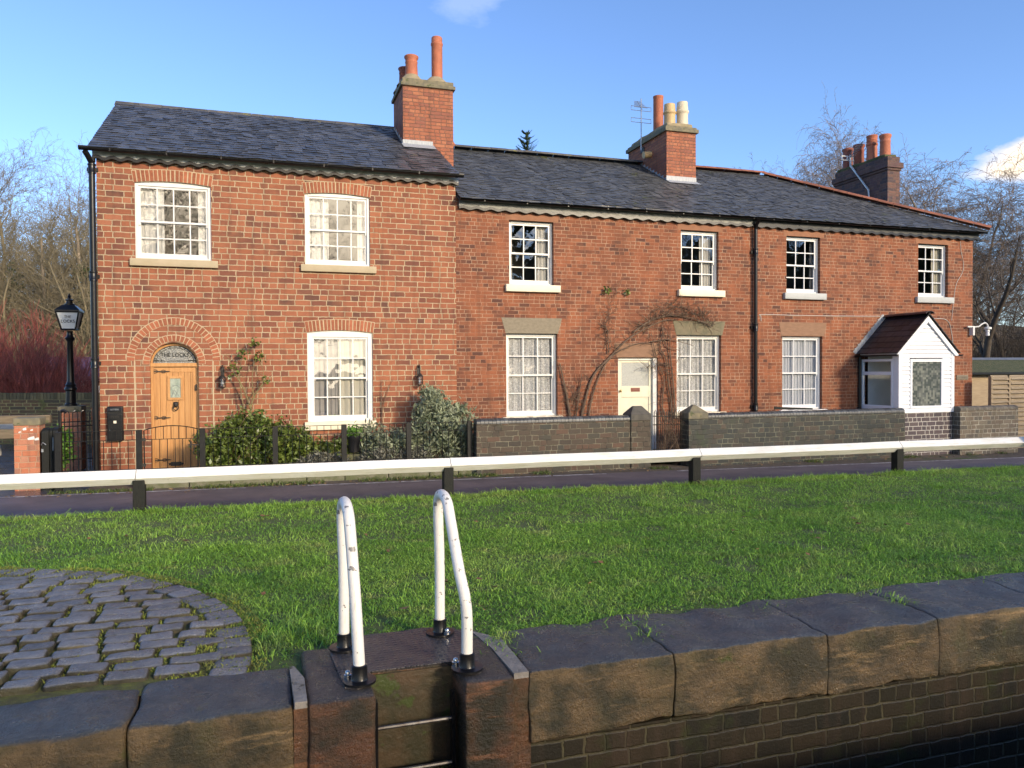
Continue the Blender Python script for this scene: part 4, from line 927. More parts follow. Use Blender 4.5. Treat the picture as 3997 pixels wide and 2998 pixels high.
# aerials
t = thing('television_aerial', 'thin grey television aerial on a mast fixed to the middle chimney', 'aerial', (12.70, 3.54, 7.69))
mx, my = 12.66, 3.54
b = MB(); b.tube([(mx, my, 7.55), (mx, my, 8.95)], .016, 6); b.build('mast', 'galv', t)
b = MB(); b.tube([(mx - .02, my - .10, 8.62), (mx + .06, my + .35, 9.0)], .010, 5)
for k in range(7): f = .25 + k * .12; c = Vector((mx - .02 + .08 * f, my - .10 + .45 * f, 8.62 + .38 * f)); l = .20 - k * .017; b.tube([c + Vector((-l, 0, 0)), c + Vector((l, 0, 0))], .007, 4)
for z in (8.62, 8.30):
    for dz in (0, .11): b.tube([(mx - .30, my, z + dz), (mx + .30, my, z + dz)], .008, 4)
    for dx in (-.30, -.0, .30): b.tube([(mx + dx, my, z), (mx + dx, my, z + .11)], .007, 4)
b.build('element', 'galv', t); MB().box(12.69, 12.714, 3.44, 3.64, 7.5, 7.62).build('clamp', 'iron', t)
t = thing('television_aerial', 'white backed aerial on a cranked grey mast beside the dark right hand chimney', 'aerial', (20.0, 3.1, 6.5))
MB().tube([(19.99, 3.12, 6.30), (19.99, 3.18, 6.88), (19.97, 3.90, 7.78), (19.97, 3.91, 8.10)], .028, 8).build('mast', 'galv', t, smooth=True)
b = MB(); b.tube([(19.97, 4.0, 7.98), (19.90, 3.30, 8.36)], .014, 5)
for k in range(10): f = .2 + k * .08; c = Vector((19.97 - .07 * f, 4.0 - .7 * f, 7.98 + .38 * f)); b.tube([c + Vector((-.12, 0, .0)), c + Vector((.12, 0, .0))], .008, 4)
b.build('element', 'galv', t)
b = MB()
for z in (7.95, 8.07): b.box(19.72, 20.20, 4.0, 4.02, z, z + .035)
for x in (19.72, 19.93, 20.165): b.box(x, x + .035, 3.999, 4.021, 7.95, 8.105)
b.build('reflector', 'white', t)

# ------------------------------------------------------------------ railing, gates, garden walls
yR = -1.2
t = thing('garden_railing', 'low black iron railing with square posts in front of the end cottage garden', 'railing', (3.0, yR, -.4))
posts = [-.40, .80, 1.79, 2.985, 4.18, 5.36, 6.53]
pb = None
for x in posts:
    b = MB(); b.box(x - .046, x + .046, yR - .046, yR + .046, -.5, .618)
    b.build('post', 'black_matt', t, bevel=.004)
for i in range(len(posts) - 1):
    if i == 1: continue
    a, c = posts[i] + .046, posts[i + 1] - .046; b = MB()
    b.box(a, c, yR - .014, yR + .014, .603, .613); b.box(a, c, yR - .012, yR + .012, .448, .458); b.box(a, c, yR - .014, yR + .014, -.05, -.038)
    n = max(2, round((c - a) / .118)); st = (c - a) / n
    for k in range(1, n): b.tube([(a + st * k, yR, -.04), (a + st * k, yR, .45)], .0065, 6)
    for k in range(n): b.tube([(a + st * (k + .5), yR, .453), (a + st * (k + .5), yR, .605)], .006, 6)
    b.build('railing_panel', 'black', t)
t = thing('garden_gate', 'small black arched iron gate in front of the oak door', 'gate', (1.3, yR, -.1))
a, c = .875, 1.715; b = MB(); cx = (a + c) / 2
def arch(x): return .61 + .065 * (1 - ((x - cx) / ((c - a) / 2)) ** 2)
b.tube([(a + (c - a) * i / 12, yR, arch(a + (c - a) * i / 12)) for i in range(13)], .009, 6); b.box(a, c, yR - .01, yR + .01, .446, .456); b.box(a, c, yR - .012, yR + .012, -.05, -.038)
for x in (a, c): b.box(x - .010, x + .010, yR - .010, yR + .010, -.12, .60)
for k in range(1, 7): x = a + (c - a) * k / 7; b.tube([(x, yR, -.04), (x, yR, .45)], .0065, 6)
for k in range(7): x = a + (c - a) * (k + .5) / 7; b.tube([(x, yR, .45), (x, yR, arch(x))], .006, 6)
b.build('gate_frame', 'black', t)
b = MB(); b.box(1.56, 1.745, yR - .03, yR - .01, .33, .35); b.box(1.60, 1.62, yR - .04, yR - .01, .28, .40); b.tube([(1.66, yR - .03, .34), (1.66, yR - .03, .25), (1.64, yR - .03, .2)], .008, 5); b.build('latch', 'iron', t)
for z in (.45, .02): MB().box(.826, .90, yR - .02, yR + .02, z - .025, z + .025).build('hinge', 'iron', t)
# black timber gate leaf folded back against the brick pier, left end
t = thing('timber_gate', 'black timber gate of thick round topped boards beside the brick pier', 'gate', (-.57, -.98, -.38))
for i, (xa, xb, yb) in enumerate(((-.690, -.585, -1.00), (-.580, -.535, -.985), (-.530, -.455, -.975))):
    pr = [(yb, -.42), (yb + .30, -.42), (yb + .30, .58)] + [(yb + .15 + .15 * math.cos(PI * k / 8), .60 + .07 * math.sin(PI * k / 8)) for k in range(9)] + [(yb, .58)]
    b = MB().prism(pr, 'x', xa, xb); b.build('board', 'black_wood', t, bevel=.006)
b = MB(); b.tube([(-.69, -1.015, .40), (-.66, -1.04, .44), (-.62, -1.02, .40)], .008, 5); b.tube([(-.52, -1.0, .52), (-.52, -1.01, .30)], .006, 5); b.box(-.69, -.66, -1.012, -1.0, .28, .33); b.build('gate_latch', 'galv', t)
# hooped side gate behind
t = thing('side_gate', 'black hooped iron gate closing the passage beside the cottage', 'gate', (-.6, .4, -.4))
b = MB(); b.tube(catmull([(-.66, .10, -.38), (-.66, .10, .80), (-.655, .10, .88), (-.60, .11, .905), (-.56, .12, .87)]), .028, 8)
ys = [.10 + .055 * k for k in range(10)]
def gp(f): return (-.66 + .62 * f, .10 + .25 * f)
for z in (.62, .02, .70): p, q = gp(0), gp(1); b.tube([(p[0], p[1], z), (q[0], q[1], z)], .010, 5)
for k in range(5):
    p, q = gp(.10 + .2 * k), gp(.22 + .2 * k); m_ = ((p[0] + q[0]) / 2, (p[1] + q[1]) / 2)
    b.tube([(p[0], p[1], -.2), (p[0], p[1], .84), (p[0] + .01, p[1], .88), (m_[0], m_[1], .90), (q[0] - .01, q[1], .88), (q[0], q[1], .84), (q[0], q[1], -.2)], .009, 5)
b.build('gate_frame', 'black', t)

def garden_wall(name, label, x0, x1, mat, copmat, parts, y0=-1.40, y1=-1.165, cop=True):
    t = thing(name, label, 'garden wall', ((x0 + x1) / 2, -1.3, -.5), 'garden walls')
    MB().box(x0, x1, y0, y1, -.62, .565).build('wall', mat, t)
    c = MB(); x = x0 + .003
    while x < x1 - .03:
        w = min(rnd.uniform(.075, .082), x1 - x); j = rnd.uniform(-.004, .004); pr = [(y0 - .012, .566), (y1 + .012, .566), (y1 + .012, .605)] + [((y0 + y1) / 2 + (.1295) * math.cos(a), .605 + .062 * math.sin(a) + j) for a in [PI * i / 8 for i in range(1, 8)]] + [(y0 - .012, .605)]
        c.prism(pr, 'x', x, x + w - .006); x += w
    c.build('coping', copmat, t, smooth=True)
    for (a, b_, fl) in parts:
        p = MB().box(a, b_, y0 - .03, y1 + .10, -.62, .55).build('pillar', mat, t)
        k = MB(); k.box(a - .012, b_ + .012, y0 - .042, y1 + .112, .551, .675); cx, cy = (a + b_) / 2, (y0 + y1 + .07) / 2
        h = .84; e = .03 if fl else .10
        k.add([(a - .012, y0 - .042, .676), (b_ + .012, y0 - .042, .676), (b_ + .012, y1 + .112, .676), (a - .012, y1 + .112, .676), (cx - e, cy - .03, h), (cx + e, cy - .03, h), (cx + e, cy + .03, h), (cx - e, cy + .03, h)],
              [(0, 1, 5, 4), (1, 2, 6, 5), (2, 3, 7, 6), (3, 0, 4, 7), (4, 5, 6, 7)])
        k.build('pillar_cap', 'capstone' if fl else pmat('dark_capstone', (.07, .065, .055), (.11, .10, .08), 9, .8, .5, 35), p, bevel=.012)
    return t
M['cop_blue'] = pmat('blue_bullnose_coping', (.045, .05, .055), (.075, .08, .082), 5, .42, .3, 30, island=.3, spots=((.13, .14, .11), 8, .68))
M['cop_brown'] = pmat('weathered_bullnose_coping', (.10, .088, .07), (.15, .13, .10), 6, .8, .4, 30, island=.25, spots=((.16, .17, .11), 8, .62))
garden_wall('garden_wall', 'mottled brown brick garden wall between the railing and the cream door', 6.62, 10.29, 'brick_wall', 'cop_blue', [(9.84, 10.275, False)])
garden_wall('garden_wall', 'dark blue brick garden wall from the iron gate to the white porch', 11.17, 16.81, 'brick_blue', 'cop_blue', [(11.155, 11.60, True)])
garden_wall('garden_wall', 'pale streaked brick garden wall right of the white porch', 18.45, 20.28, 'brick_pale', 'cop_brown', [])
t = thing('iron_gate', 'black hooped iron gate overgrown with dead creeper between two wall pillars', 'gate', (10.9, -1.1, -.4))
b = MB(); g0, g1 = Vector((11.13, -1.15, 0)), Vector((10.58, -.95, 0))
for z in (-.1, .42, .60): b.tube([g0 + Vector((0, 0, z)), g1 + Vector((0, 0, z))], .011, 5)
for k in range(7):
    p, q = g0.lerp(g1, k / 7 + .01), g0.lerp(g1, (k + .62) / 7); m_ = p.lerp(q, .5)
    b.tube([p + Vector((0, 0, -.2)), p + Vector((0, 0, .68)), m_ + Vector((0, 0, .735)), q + Vector((0, 0, .68)), q + Vector((0, 0, -.2))], .009, 5)
b.build('gate_frame', 'iron', t)
t = thing('garden_bench', 'black slatted bench back showing over the dark garden wall', 'bench', (14.1, -.75, -.4))
b = MB()
for k, z in enumerate((.50, .60, .70)): b.prism([(13.72, z - .03), (14.75, z - .06), (14.75, z - .02), (13.72, z + .03)], 'y', -.80, -.775)
b.build('backrest', 'black_wood', t)
b = MB().box(13.72, 14.75, -.80, -.42, .02, .06); b.build('seat', 'black_wood', t)
for x in (13.74, 14.68): MB().box(x, x + .06, -.82, -.44, -.46, .02).build('leg', 'black_wood', t)

# brick piers and the lamp, left
t = thing('brick_pier', 'weathered orange brick pier with white paint flakes and grey cap, left foreground', 'brick pier', (-.93, -.75, -.36), 'brick piers')
MB().box(-1.10, -.735, -.93, -.57, -.5, .72).build('shaft', 'brick_pier', t)
MB().rough(-1.115, -.72, -.945, -.555, .715, .845, .02, .006).build('cap', 'capstone', t, smooth=True)
b = MB()
for (x, z, w_, h_) in ((-.97, .64, .05, .05), (-.86, .63, .035, .03), (-.90, .48, .10, .06), (-.80, .47, .06, .05), (-1.03, .60, .03, .03)): b.prism([(x, z), (x + w_, z + .006), (x + w_ * .9, z + h_), (x + w_ * .3, z + h_ * .8), (x - .005, z + h_ * .5)], 'y', -.934, -.929)
b.build('paint_flake', 'white', t)
t = thing('brick_pier', 'brick pier with a dark cap carrying the old street lamp', 'brick pier', (-.87, 1.96, -.36), 'brick piers')
MB().box(-1.06, -.66, 1.76, 2.16, -.5, .80).build('shaft', 'brick_pier', t); MB().rough(-1.075, -.645, 1.745, 2.175, .80, .92, .02, .006).build('cap', 'capstone', t, smooth=True)
t = thing('brick_pier', 'brick pier standing just behind the lamp and nearest the downpipe', 'brick pier', (-.28, 2.55, -.36), 'brick piers')
MB().box(-.62, -.28, 2.5, 2.85, -.5, .85).build('shaft', 'brick_pier', t); MB().rough(-.64, -.26, 2.48, 2.87, .85, .96, .02, .006).build('cap', 'capstone', t, smooth=True)
lx, ly = -.875, 1.965
t = thing('street_lamp', 'old black street lamp with a white glass lantern reading THE LOCKS', 'street lamp', (lx, ly, .92))
b = MB(); b.lathe([(.115, 0), (.115, .04), (.095, .06), (.088, .30), (.115, .33), (.115, .36), (.09, .39), (.10, .42), (.075, .46), (.066, .50), (.052, 1.28), (.060, 1.30), (.085, 1.33), (.09, 1.36), (.06, 1.40), (.05, 1.46), (.06, 1.50)], (lx, ly, .915), 16)
b.build('column', 'black', t, smooth=True)
b = MB()
def fru(z0, r0, z1, r1, th=.016):
    for i in range(4):
        a, c = PI / 4 + i * PI / 2, PI / 4 + (i + 1) * PI / 2
        b.tube([(lx + r0 * math.cos(a), ly + r0 * math.sin(a), z0), (lx + r1 * math.cos(a), ly + r1 * math.sin(a), z1)], th, 6)
        for (z, r) in ((z0, r0), (z1, r1)): b.tube([(lx + r * math.cos(a), ly + r * math.sin(a), z), (lx + r * math.cos(c), ly + r * math.sin(c), z)], th, 6)
fru(2.445, .175, 2.79, .285)
b.build('lantern_frame', 'black', t)
s2 = math.sqrt(.5); r0, r1 = .170 * s2, .278 * s2
MB().add([(lx + sx * r, ly + sy * r, z) for z, r in ((2.45, r0), (2.785, r1)) for sx, sy in ((-1, -1), (1, -1), (1, 1), (-1, 1))], [(0, 1, 5, 4), (1, 2, 6, 5), (2, 3, 7, 6), (3, 0, 4, 7), (0, 3, 2, 1), (4, 5, 6, 7)]).build('lantern_glass', 'lamp_panel', t)
b = MB(); q = [(.31, 2.795), (.31, 2.825), (.16, 2.925), (.14, 2.93)]
vs = [(lx + r * math.cos(PI / 4 + k * PI / 2), ly + r * math.sin(PI / 4 + k * PI / 2), z) for r, z in q for k in range(4)]
b.add(vs, [(4 * i + k, 4 * i + (k + 1) % 4, 4 * i + 4 + (k + 1) % 4, 4 * i + 4 + k) for i in range(3) for k in range(4)] + [(12, 13, 14, 15), (3, 2, 1, 0)])
b.lathe([(.10, 0), (.10, .03), (.065, .04), (.055, .09), (.08, .10), (.08, .115), (.03, .13), (.022, .16), (.035, .18), (.02, .205), (.008, .24)], (lx, ly, 2.925), 14); b.build('lantern_roof', 'black', t)
tilt = math.atan2(r1 - r0, .335)
for body, z, s in (('THE', 2.685, .075), ('LOCKS', 2.60, .088)):
    rr = r0 + (r1 - r0) * (z - 2.45) / .335
    text('lamp_lettering', body, s, (lx, ly - rr - .004, z), 'black', t, rot=(PI / 2 + tilt, 0, 0), sx=.9)

# mossy boundary wall, timber rails, shed, left background
t = thing('boundary_wall', 'low mossy yellow brick wall with soldier course coping in front of the red stems', 'wall', (-4, 8.5, -.4))
MB().add([], []); wl = MB(); wa, wb_ = Vector((-9.0, 10.6, 0)), Vector((.8, 6.55, 0)); dv = (wb_ - wa).normalized(); nv = Vector((-dv.y, dv.x, 0)) * .115
def strip(mb, z0, z1, e=0): 
    p = [wa - nv * (1 + e), wb_ - nv * (1 + e), wb_ + nv * (1 + e), wa + nv * (1 + e)]; mb.add([(v.x, v.y, z0) for v in p] + [(v.x, v.y, z1) for v in p], [(0, 3, 2, 1), (4, 5, 6, 7), (0, 1, 5, 4), (1, 2, 6, 5), (2, 3, 7, 6), (3, 0, 4, 7)])
strip(wl, -.6, .86); wl.build('wall', 'brick_moss', t)
cp = MB(); L = (wb_ - wa).length; n = int(L / .095)
for i in range(n):
    p = wa + dv * (L * i / n + .006); q = wa + dv * (L * (i + 1) / n - .006); j = rnd.uniform(-.006, .006)
    P4 = [p - nv * 1.04, q - nv * 1.04, q + nv * 1.04, p + nv * 1.04]; cp.add([(v.x, v.y, .861) for v in P4] + [(v.x, v.y, 1.04 + j) for v in P4], [(4, 5, 6, 7), (0, 1, 5, 4), (1, 2, 6, 5), (2, 3, 7, 6), (3, 0, 4, 7)])
cp.build('coping', pmat('mossy_coping_brick', (.09, .085, .05), (.14, .12, .06), 3, .9, .4, 30, island=.3, spots=((.13, .14, .04), 2, .58)), t)
t = thing('timber_fence', 'low barrier of weathered grey timber sleepers left of the brick pier', 'fence', (-2.2, 1.9, -.35))
for z0, z1 in ((.59, .75), (.30, .485)): MB().rough(-5.5, -1.22, 1.86, 2.0, z0, z1, .012, .010, 3, .12, seed=z0).build('rail', 'timber', t, smooth=True)
for x in (-1.78, -3.3, -4.9): MB().rough(x, x + .15, 1.72, 1.86, -.45, .33, .01, .006, 4, .1).build('post', 'timber', t, smooth=True)
t = thing('balance_beam', 'white ended lock balance beam lying behind the timber sleepers', 'beam', (-3, 2.6, .4))
MB().rough(-6.5, -1.95, 2.45, 2.75, .36, .68, .02, .01, 3, .15).build('beam_end', 'white', t, smooth=True)
MB().rough(-6.5, -2.3, 2.5, 2.7, -.10, .12, .02, .01, 3, .15).build('lower_beam', 'old_white', t, smooth=True)
t = thing('garden_shed', 'dark red timber hut with purple tinged roof behind the mossy wall', 'shed', (-3.6, 18.4, -.4))
MB().box(-5.6, -2.3, 18.3, 21, -.5, 1.35).build('wall', 'red_shed', t); MB().prism([(18.0, 1.32), (19.7, 2.2), (21.3, 1.32), (21.3, 1.26), (19.7, 2.1), (18.0, 1.26)], 'x', -5.8, -2.1).build('roof', pmat('plum_roof', (.07, .03, .06), (.09, .045, .07), 4, .6), t)
b = MB(); b.box(-5.6, -2.3, 18.26, 18.3, 1.24, 1.30); b.box(-3.95, -3.87, 18.25, 18.3, -.4, 1.26); b.build('trim', 'old_white', t); MB().box(-3.55, -3.25, 18.27, 18.3, .75, 1.05).build('notice', 'white', t)

# fence and mossy shed, right
t = thing('panel_fence', 'grey waney slatted timber fence panels right of the end house wall', 'fence', (21.5, -.5, -.5))
for (x0, x1) in ((20.44, 21.02), (21.09, 22.6), (22.7, 24.2)):
    b = MB(); z = -.5
    while z < 1.30:
        j = rnd.uniform(-.008, .008); b.add([(x0, -.565, z + j), (x1, -.565, z - j), (x1, -.495, z + .118), (x0, -.495, z + .118), (x0, -.545, z + j), (x1, -.545, z - j), (x1, -.475, z + .118), (x0, -.475, z + .118)], [(0, 1, 2, 3), (0, 4, 5, 1), (3, 2, 6, 7), (4, 7, 6, 5)]); z += .118
    b.box(x0, x1, -.53, -.47, 1.31, 1.345); b.build('panel', 'fence_wood', t)
for x in (20.42, 21.025, 22.62): MB().box(x, x + .06, -.55, -.46, -.6, 1.36).build('post', 'fence_wood', t)
t = thing('outbuilding', 'low outbuilding with a mossy green roof and blue grey ridge behind the fence', 'outbuilding', (26, 4, -.5))
MB().box(22.6, 32, 3.4, 7.2, -.6, 1.42).build('wall', 'fence_wood', t)
MB().prism([(3.2, 1.40), (5.3, 1.86), (7.4, 1.40), (7.4, 1.34), (5.3, 1.80), (3.2, 1.34)], 'x', 22.4, 32.2).build('roof', 'moss_roof', t)
MB().prism([(5.18, 1.845), (5.3, 1.93), (5.42, 1.845)], 'x', 22.35, 32.25).build('ridge', 'blue_grey', t); MB().box(22.4, 32.2, 3.12, 3.2, 1.36, 1.43).build('gutter', 'black', t)

# ------------------------------------------------------------------ post and rail barrier
t = thing('post_and_rail_barrier', 'long white rail set on edge on black posts between the road and the grass', 'barrier', (5, -5, -.2))
yB = -5.0; hd = .092; pxs = [-2.58, 1.33, 5.22, 9.12, 13.05, 16.95]
def zr(x): return .305 - .0042 * x + .0
ends = [-6.5] + [p + .01 for p in pxs[:1]] + [1.30, 5.25, 9.20, 13.08, 18.5]
for i in range(len(ends) - 1):
    a, c = ends[i] + .004, ends[i + 1] - .004; n = max(2, int((c - a) / .5)); b = MB(); vs = []
    for k in range(n + 1):
        x = a + (c - a) * k / n; zc = zr(x) + .006 * noise.noise(Vector((x * .8, 3, i))); yy = yB + .006 * noise.noise(Vector((x * .9, 7, i)))
        for (dy_, dz_) in ((-hd, -.006), (-.008, hd), (.008, hd), (hd, .006), (0.006, -hd), (-.006, -hd)): vs.append((x, yy + dy_, zc + dz_))
    fs = [(6 * k + j, 6 * k + 6 + j, 6 * k + 6 + (j + 1) % 6, 6 * k + (j + 1) % 6) for k in range(n) for j in range(6)] + [tuple(range(5, -1, -1)), tuple(6 * n + j for j in range(6))]
    b.add(vs, [tuple(reversed(f)) for f in fs]); b.build('rail', 'rail', t, bevel=.004)
for i, x in enumerate(pxs[:5]):
    zc = zr(x); hw = .07; b = MB()
    b.prism([(yB - hw, -.7), (yB + hw, -.7), (yB + hw, zc - hd + hw - .006), (yB, zc - hd - .006), (yB - hw, zc - hd + hw - .006)], 'x', x - .068, x + .068)
    b.build('post', 'black_wood', t, bevel=.006)
b = MB(); b.box(15.89, 16.04, yB - .24, yB - .10, -.7, .60); b.build('gate_post', 'black_wood', t, bevel=.008, label='taller black end post')

# ================================================================== LOCK SIDE
yE = -11.6
lw = thing('lock_wall', 'stone coped lock wall with wet dark brickwork below, along the lower edge', 'lock wall', (4, -11.6, 0))
joints_r = [4.125, 4.985, 6.03, 6.895, 7.95, 8.95, 10.1, 11.1, 12.2, 13.2, 14.3, 15.4, 16.6, 17.7, 18.8]
joints_l = [2.925, 2.195, 1.30, .2, -.9, -2.0, -3.1, -4.2, -5.3]
def coping(a, c, seed, y1, dz=0., r=.016, amp=.022): MB().rough(a + .0015, c - .0015, yE, y1, -.375, dz, r, amp, 4., .055, seed).build('coping_stone', 'coping', lw, smooth='all')
for i in range(len(joints_r) - 1): coping(joints_r[i], joints_r[i + 1], 0, -10.92 + rnd.uniform(-.02, .02), -.002)
for i in range(len(joints_l) - 1): coping(joints_l[i + 1], joints_l[i], 0, -11.06 + rnd.uniform(-.03, .02), -.012, .034, .018)
w = MB(); w.box(4.07, 20, yE + .02, -11.0, -3.2, -.378); w.box(-6, 2.96, yE + .02, -11.0, -3.2, -.378); w.build('wall', 'brick_lock', lw)
# ladder recess in a cast block
b = MB(); b.rough(2.985, 3.312, yE - .02, -10.86, -.62, .0, .03, .006, 5, .06, 3); b.rough(3.765, 4.035, yE - .02, -10.80, -.62, .0, .03, .006, 5, .06, 5); b.rough(3.30, 3.775, -11.335, -10.72, -.62, -.004, .012, .004, 5, .06, 7)
b.build('recess_block', 'concrete', lw, smooth='all')
b = MB(); b.box(2.92, 2.99, yE + .012, -11.2, -.62, -.031); b.box(4.03, 4.13, yE + .016, -11.2, -.62, -.031); b.build('joint_fill', 'concrete', lw)
b = MB(); b.box(2.975, 3.308, yE + .0, -11.0, -3.2, -.615); b.box(3.769, 4.065, yE + .0, -11.0, -3.2, -.615); b.box(3.308, 3.769, -11.335, -11.0, -3.2, -.615); b.build('recess_wall', 'brick_lock', lw)
b = MB(); b.prism([(2.925, yE + .005), (2.984, yE + .005), (2.984, -11.30), (2.940, -11.12), (2.915, -11.12)], 'z', -.03, .004); b.prism([(4.036, yE + .01), (4.118, yE + .01), (4.13, -11.05), (3.99, -10.88), (4.03, -11.2)], 'z', -.03, .002); b.build('mortar_fillet', 'wedge', lw)
M['recess_back'] = pmat('algae_stained_plate', (.032, .029, .014), (.07, .045, .024), 6, .45, .5, 30, spots=((.04, .055, .012), 5, .55))
MB().box(3.312, 3.765, -11.345, -11.336, -2.4, -.012).build('recess_lining', 'recess_back', lw)

ld = thing('lock_ladder', 'steel ladder in the recess with a rusty chequer plate at its head', 'ladder', (3.54, -11.4, 0))
cpz = .008
MB().prism([(3.16, -10.86), (3.14, -11.0), (3.17, -11.50), (3.235, -11.535), (3.305, -11.50), (3.315, -11.36), (3.315, -11.335), (3.76, -11.335), (3.762, -11.46), (3.80, -11.53), (3.87, -11.53), (3.91, -11.46), (3.88, -11.2), (3.93, -10.96), (3.90, -10.80), (3.72, -10.74), (3.30, -10.80)], 'z', -.001, cpz).build('chequer_plate', 'plate', ld, bevel=.002)
for z in (-.245, -.48, -.72, -.96, -1.2, -1.45): MB().tube([(3.32, -11.46, z), (3.735, -11.46, z)], .011, 8).build('rung', 'dark_steel', ld, smooth=True)
for x in (3.33, 3.735): MB().box(x - .008, x + .008, -11.485, -11.435, -2.4, -.10).build('stile', 'black', ld)
def hoop(label, pts, feet):
    t = thing('ladder_handrail', label, 'handrail', tuple(feet[0][:3]), 'white hooped ladder handrails')
    MB().tube(catmull(pts, 7), .030, 14).build('hoop', 'chip', t, smooth='all')
    for (x, y, bx, by) in feet_xy(feet):
        MB().lathe([(.085, 0), (.085, .012), (.044, .014), (.040, .02), (.040, .085), (.036, .088)], (x, y, cpz + .001), 18).build('foot', 'black', t, smooth=True)
        MB().lathe([(.020, 0), (.020, .014), (.013, .016), (.013, .026), (.008, .034), (.002, .036)], (bx, by, cpz + .013), 12).build('bolt', 'steel', t, smooth=True)
def feet_xy(f): return [(p[0], p[1], p[0] + p[3], p[1] + p[4]) for p in f]
hoop('left white hooped handrail at the lock ladder, upright and narrow', [(3.222, -10.95, .06), (3.224, -10.95, .45), (3.216, -10.955, .74), (3.217, -11.0, .845), (3.220, -11.10, .872), (3.222, -11.22, .848), (3.225, -11.30, .76), (3.236, -11.40, .45), (3.245, -11.44, .2), (3.250, -11.455, .06)],
     [(3.222, -10.95, 0, .05, -.055), (3.250, -11.455, 0, -.055, .05)])
hoop('right white hooped handrail at the lock ladder, with its front leg bent', [(3.797, -10.88, .06), (3.798, -10.88, .45), (3.790, -10.885, .74), (3.787, -10.93, .845), (3.785, -11.04, .872), (3.785, -11.15, .845), (3.786, -11.23, .75), (3.790, -11.40, .52), (3.803, -11.465, .40), (3.812, -11.475, .28), (3.813, -11.47, .06)],
     [(3.797, -10.88, 0, .03, -.06), (3.813, -11.47, 0, -.05, .055)])

# setts in the beam quadrant
def arc_r(th): return 2.66 + .03 * math.sin(5 * th)
QC = (.02, -10.72)
st = MB(); row = 0; y = -11.02
while y < -7.8:
    h = rnd.uniform(.14, .162); x = -2.2 + rnd.uniform(0, .3)
    while x < 2.7:
        w_ = rnd.choice((.19, .24, .26, .28, .30, .22)); cx, cy = x + w_ / 2, y + h / 2; rr = math.hypot(cx - QC[0], cy - QC[1])
        bow = .05 * math.sin(cx * .9)
        if rr < 2.66 - .165:
            zt = -.012 + .028 * (1 - (rr / 2.7) ** 2) + rnd.uniform(-.006, .008)
            st.rough(x, x + w_ - .026, y + bow, y + bow + h - .024, zt - .10, zt, .022, .009, 8, .05, rnd.random() * 30, rnd.uniform(-.05, .05))
        x += w_
    y += h; row += 1
th = -.12
while th < PI * .62:
    rr = 2.60; cx, cy = QC[0] + rr * math.cos(th), QC[1] + rr * math.sin(th); l = rnd.uniform(.15, .22)
    zt = -.015 + rnd.uniform(-.006, .004)
    st.rough(cx - .10, cx + .10, cy - l / 2 + .012, cy + l / 2 - .012, zt - .1, zt, .022, .006, 7, .06, rnd.random() * 30, th)
    th += l / rr
struct(st.build('cobble_paving', 'sett', None, smooth='all', origin=(0, -10, 0)))

# ================================================================== GROUND
def sheet(name, xs, ys, zf, mat):
    vs = [(x, y, zf(x, y)) for y in ys for x in xs]; n = len(xs)
    fs = [(j * n + i, j * n + i + 1, (j + 1) * n + i + 1, (j + 1) * n + i) for j in range(len(ys) - 1) for i in range(n - 1)]
    return struct(MB().add(vs, fs).build(name, mat, None, smooth='all', origin=(0, 0, 0)))
def frange(a, b, n): return [a + (b - a) * i / n for i in range(n + 1)]
wide = [-900, -300, -120, -60] + frange(-40, 60, 50) + [90, 160, 350, 900]
sheet('ground', wide, [-4.2, -3, -2, -1, 0, 3, 8, 14, 20], lambda x, y: ground_z(x) - .012, 'dirt')
sheet('field', wide, [20, 30, 45, 70, 120, 250, 600, 1500], lambda x, y: ground_z(x) - .012 + max(0, y - 40) * .01, 'field')
lx = lambda x: -1.72 - .036 * max(0, min(x, 30))
sheet('road', wide, frange(0, 1, 6), lambda x, y: 0, 'asphalt')
rd = bpy.data.objects['road']
for v in rd.data.vertices:
    f = v.co.y; y0, y1 = -4.75, lx(v.co.x) + .14 + .03 * noise.noise(Vector((v.co.x * .7, 0, 0))); v.co.y = y0 + (y1 - y0) * f; v.co.z = ground_z(v.co.x) + .004 * 1 + .02 * math.sin(PI * f)
b = MB(); x = -14.
while x < 34:
    l = .5; a, c = x, x + l - .002; w_ = .032
    if not (2.3 < x < 3.2 or 5 < x < 6 or 8.6 < x < 10.5) or rnd.random() < .4:
        vs = []
        for xx in (a, c):
            yy = lx(xx); f = (yy + 4.75) / (lx(xx) + .14 + 4.75); z = ground_z(xx) + .004 + .02 * math.sin(PI * f) + .005
            vs += [(xx, yy - w_, z), (xx, yy + w_, z)]
        b.add(vs, [(0, 2, 3, 1)])
    x += l
struct(b.build('road_edge_line', 'line', None, origin=(0, 0, 0)))
sheet('pavement', frange(-14, -.02, 10), frange(-1.62, 8.4, 10), lambda x, y: ground_z(x) - .006, 'wet_slab')
k = MB()
x = .85
while x < 6.5: l = rnd.uniform(.5, .8); k.rough(x, x + l - .012, -1.27, -1.13, -.6, -.22 + rnd.uniform(-.02, .01), .015, .008, 5, .1, x); x += l
tag(k.build('garden_kerb', 'kerb', None, smooth='all', origin=(3.5, -1.2, -.3)), 'low mossy stone kerb under the black garden railing', 'kerb')
sheet('garden_bed', frange(.82, 16.8, 20), frange(-1.12, -.02, 4), lambda x, y: ground_z(x) + .07 + .03 * noise.noise(Vector((x * 3, y * 3, 0))), 'dirt')

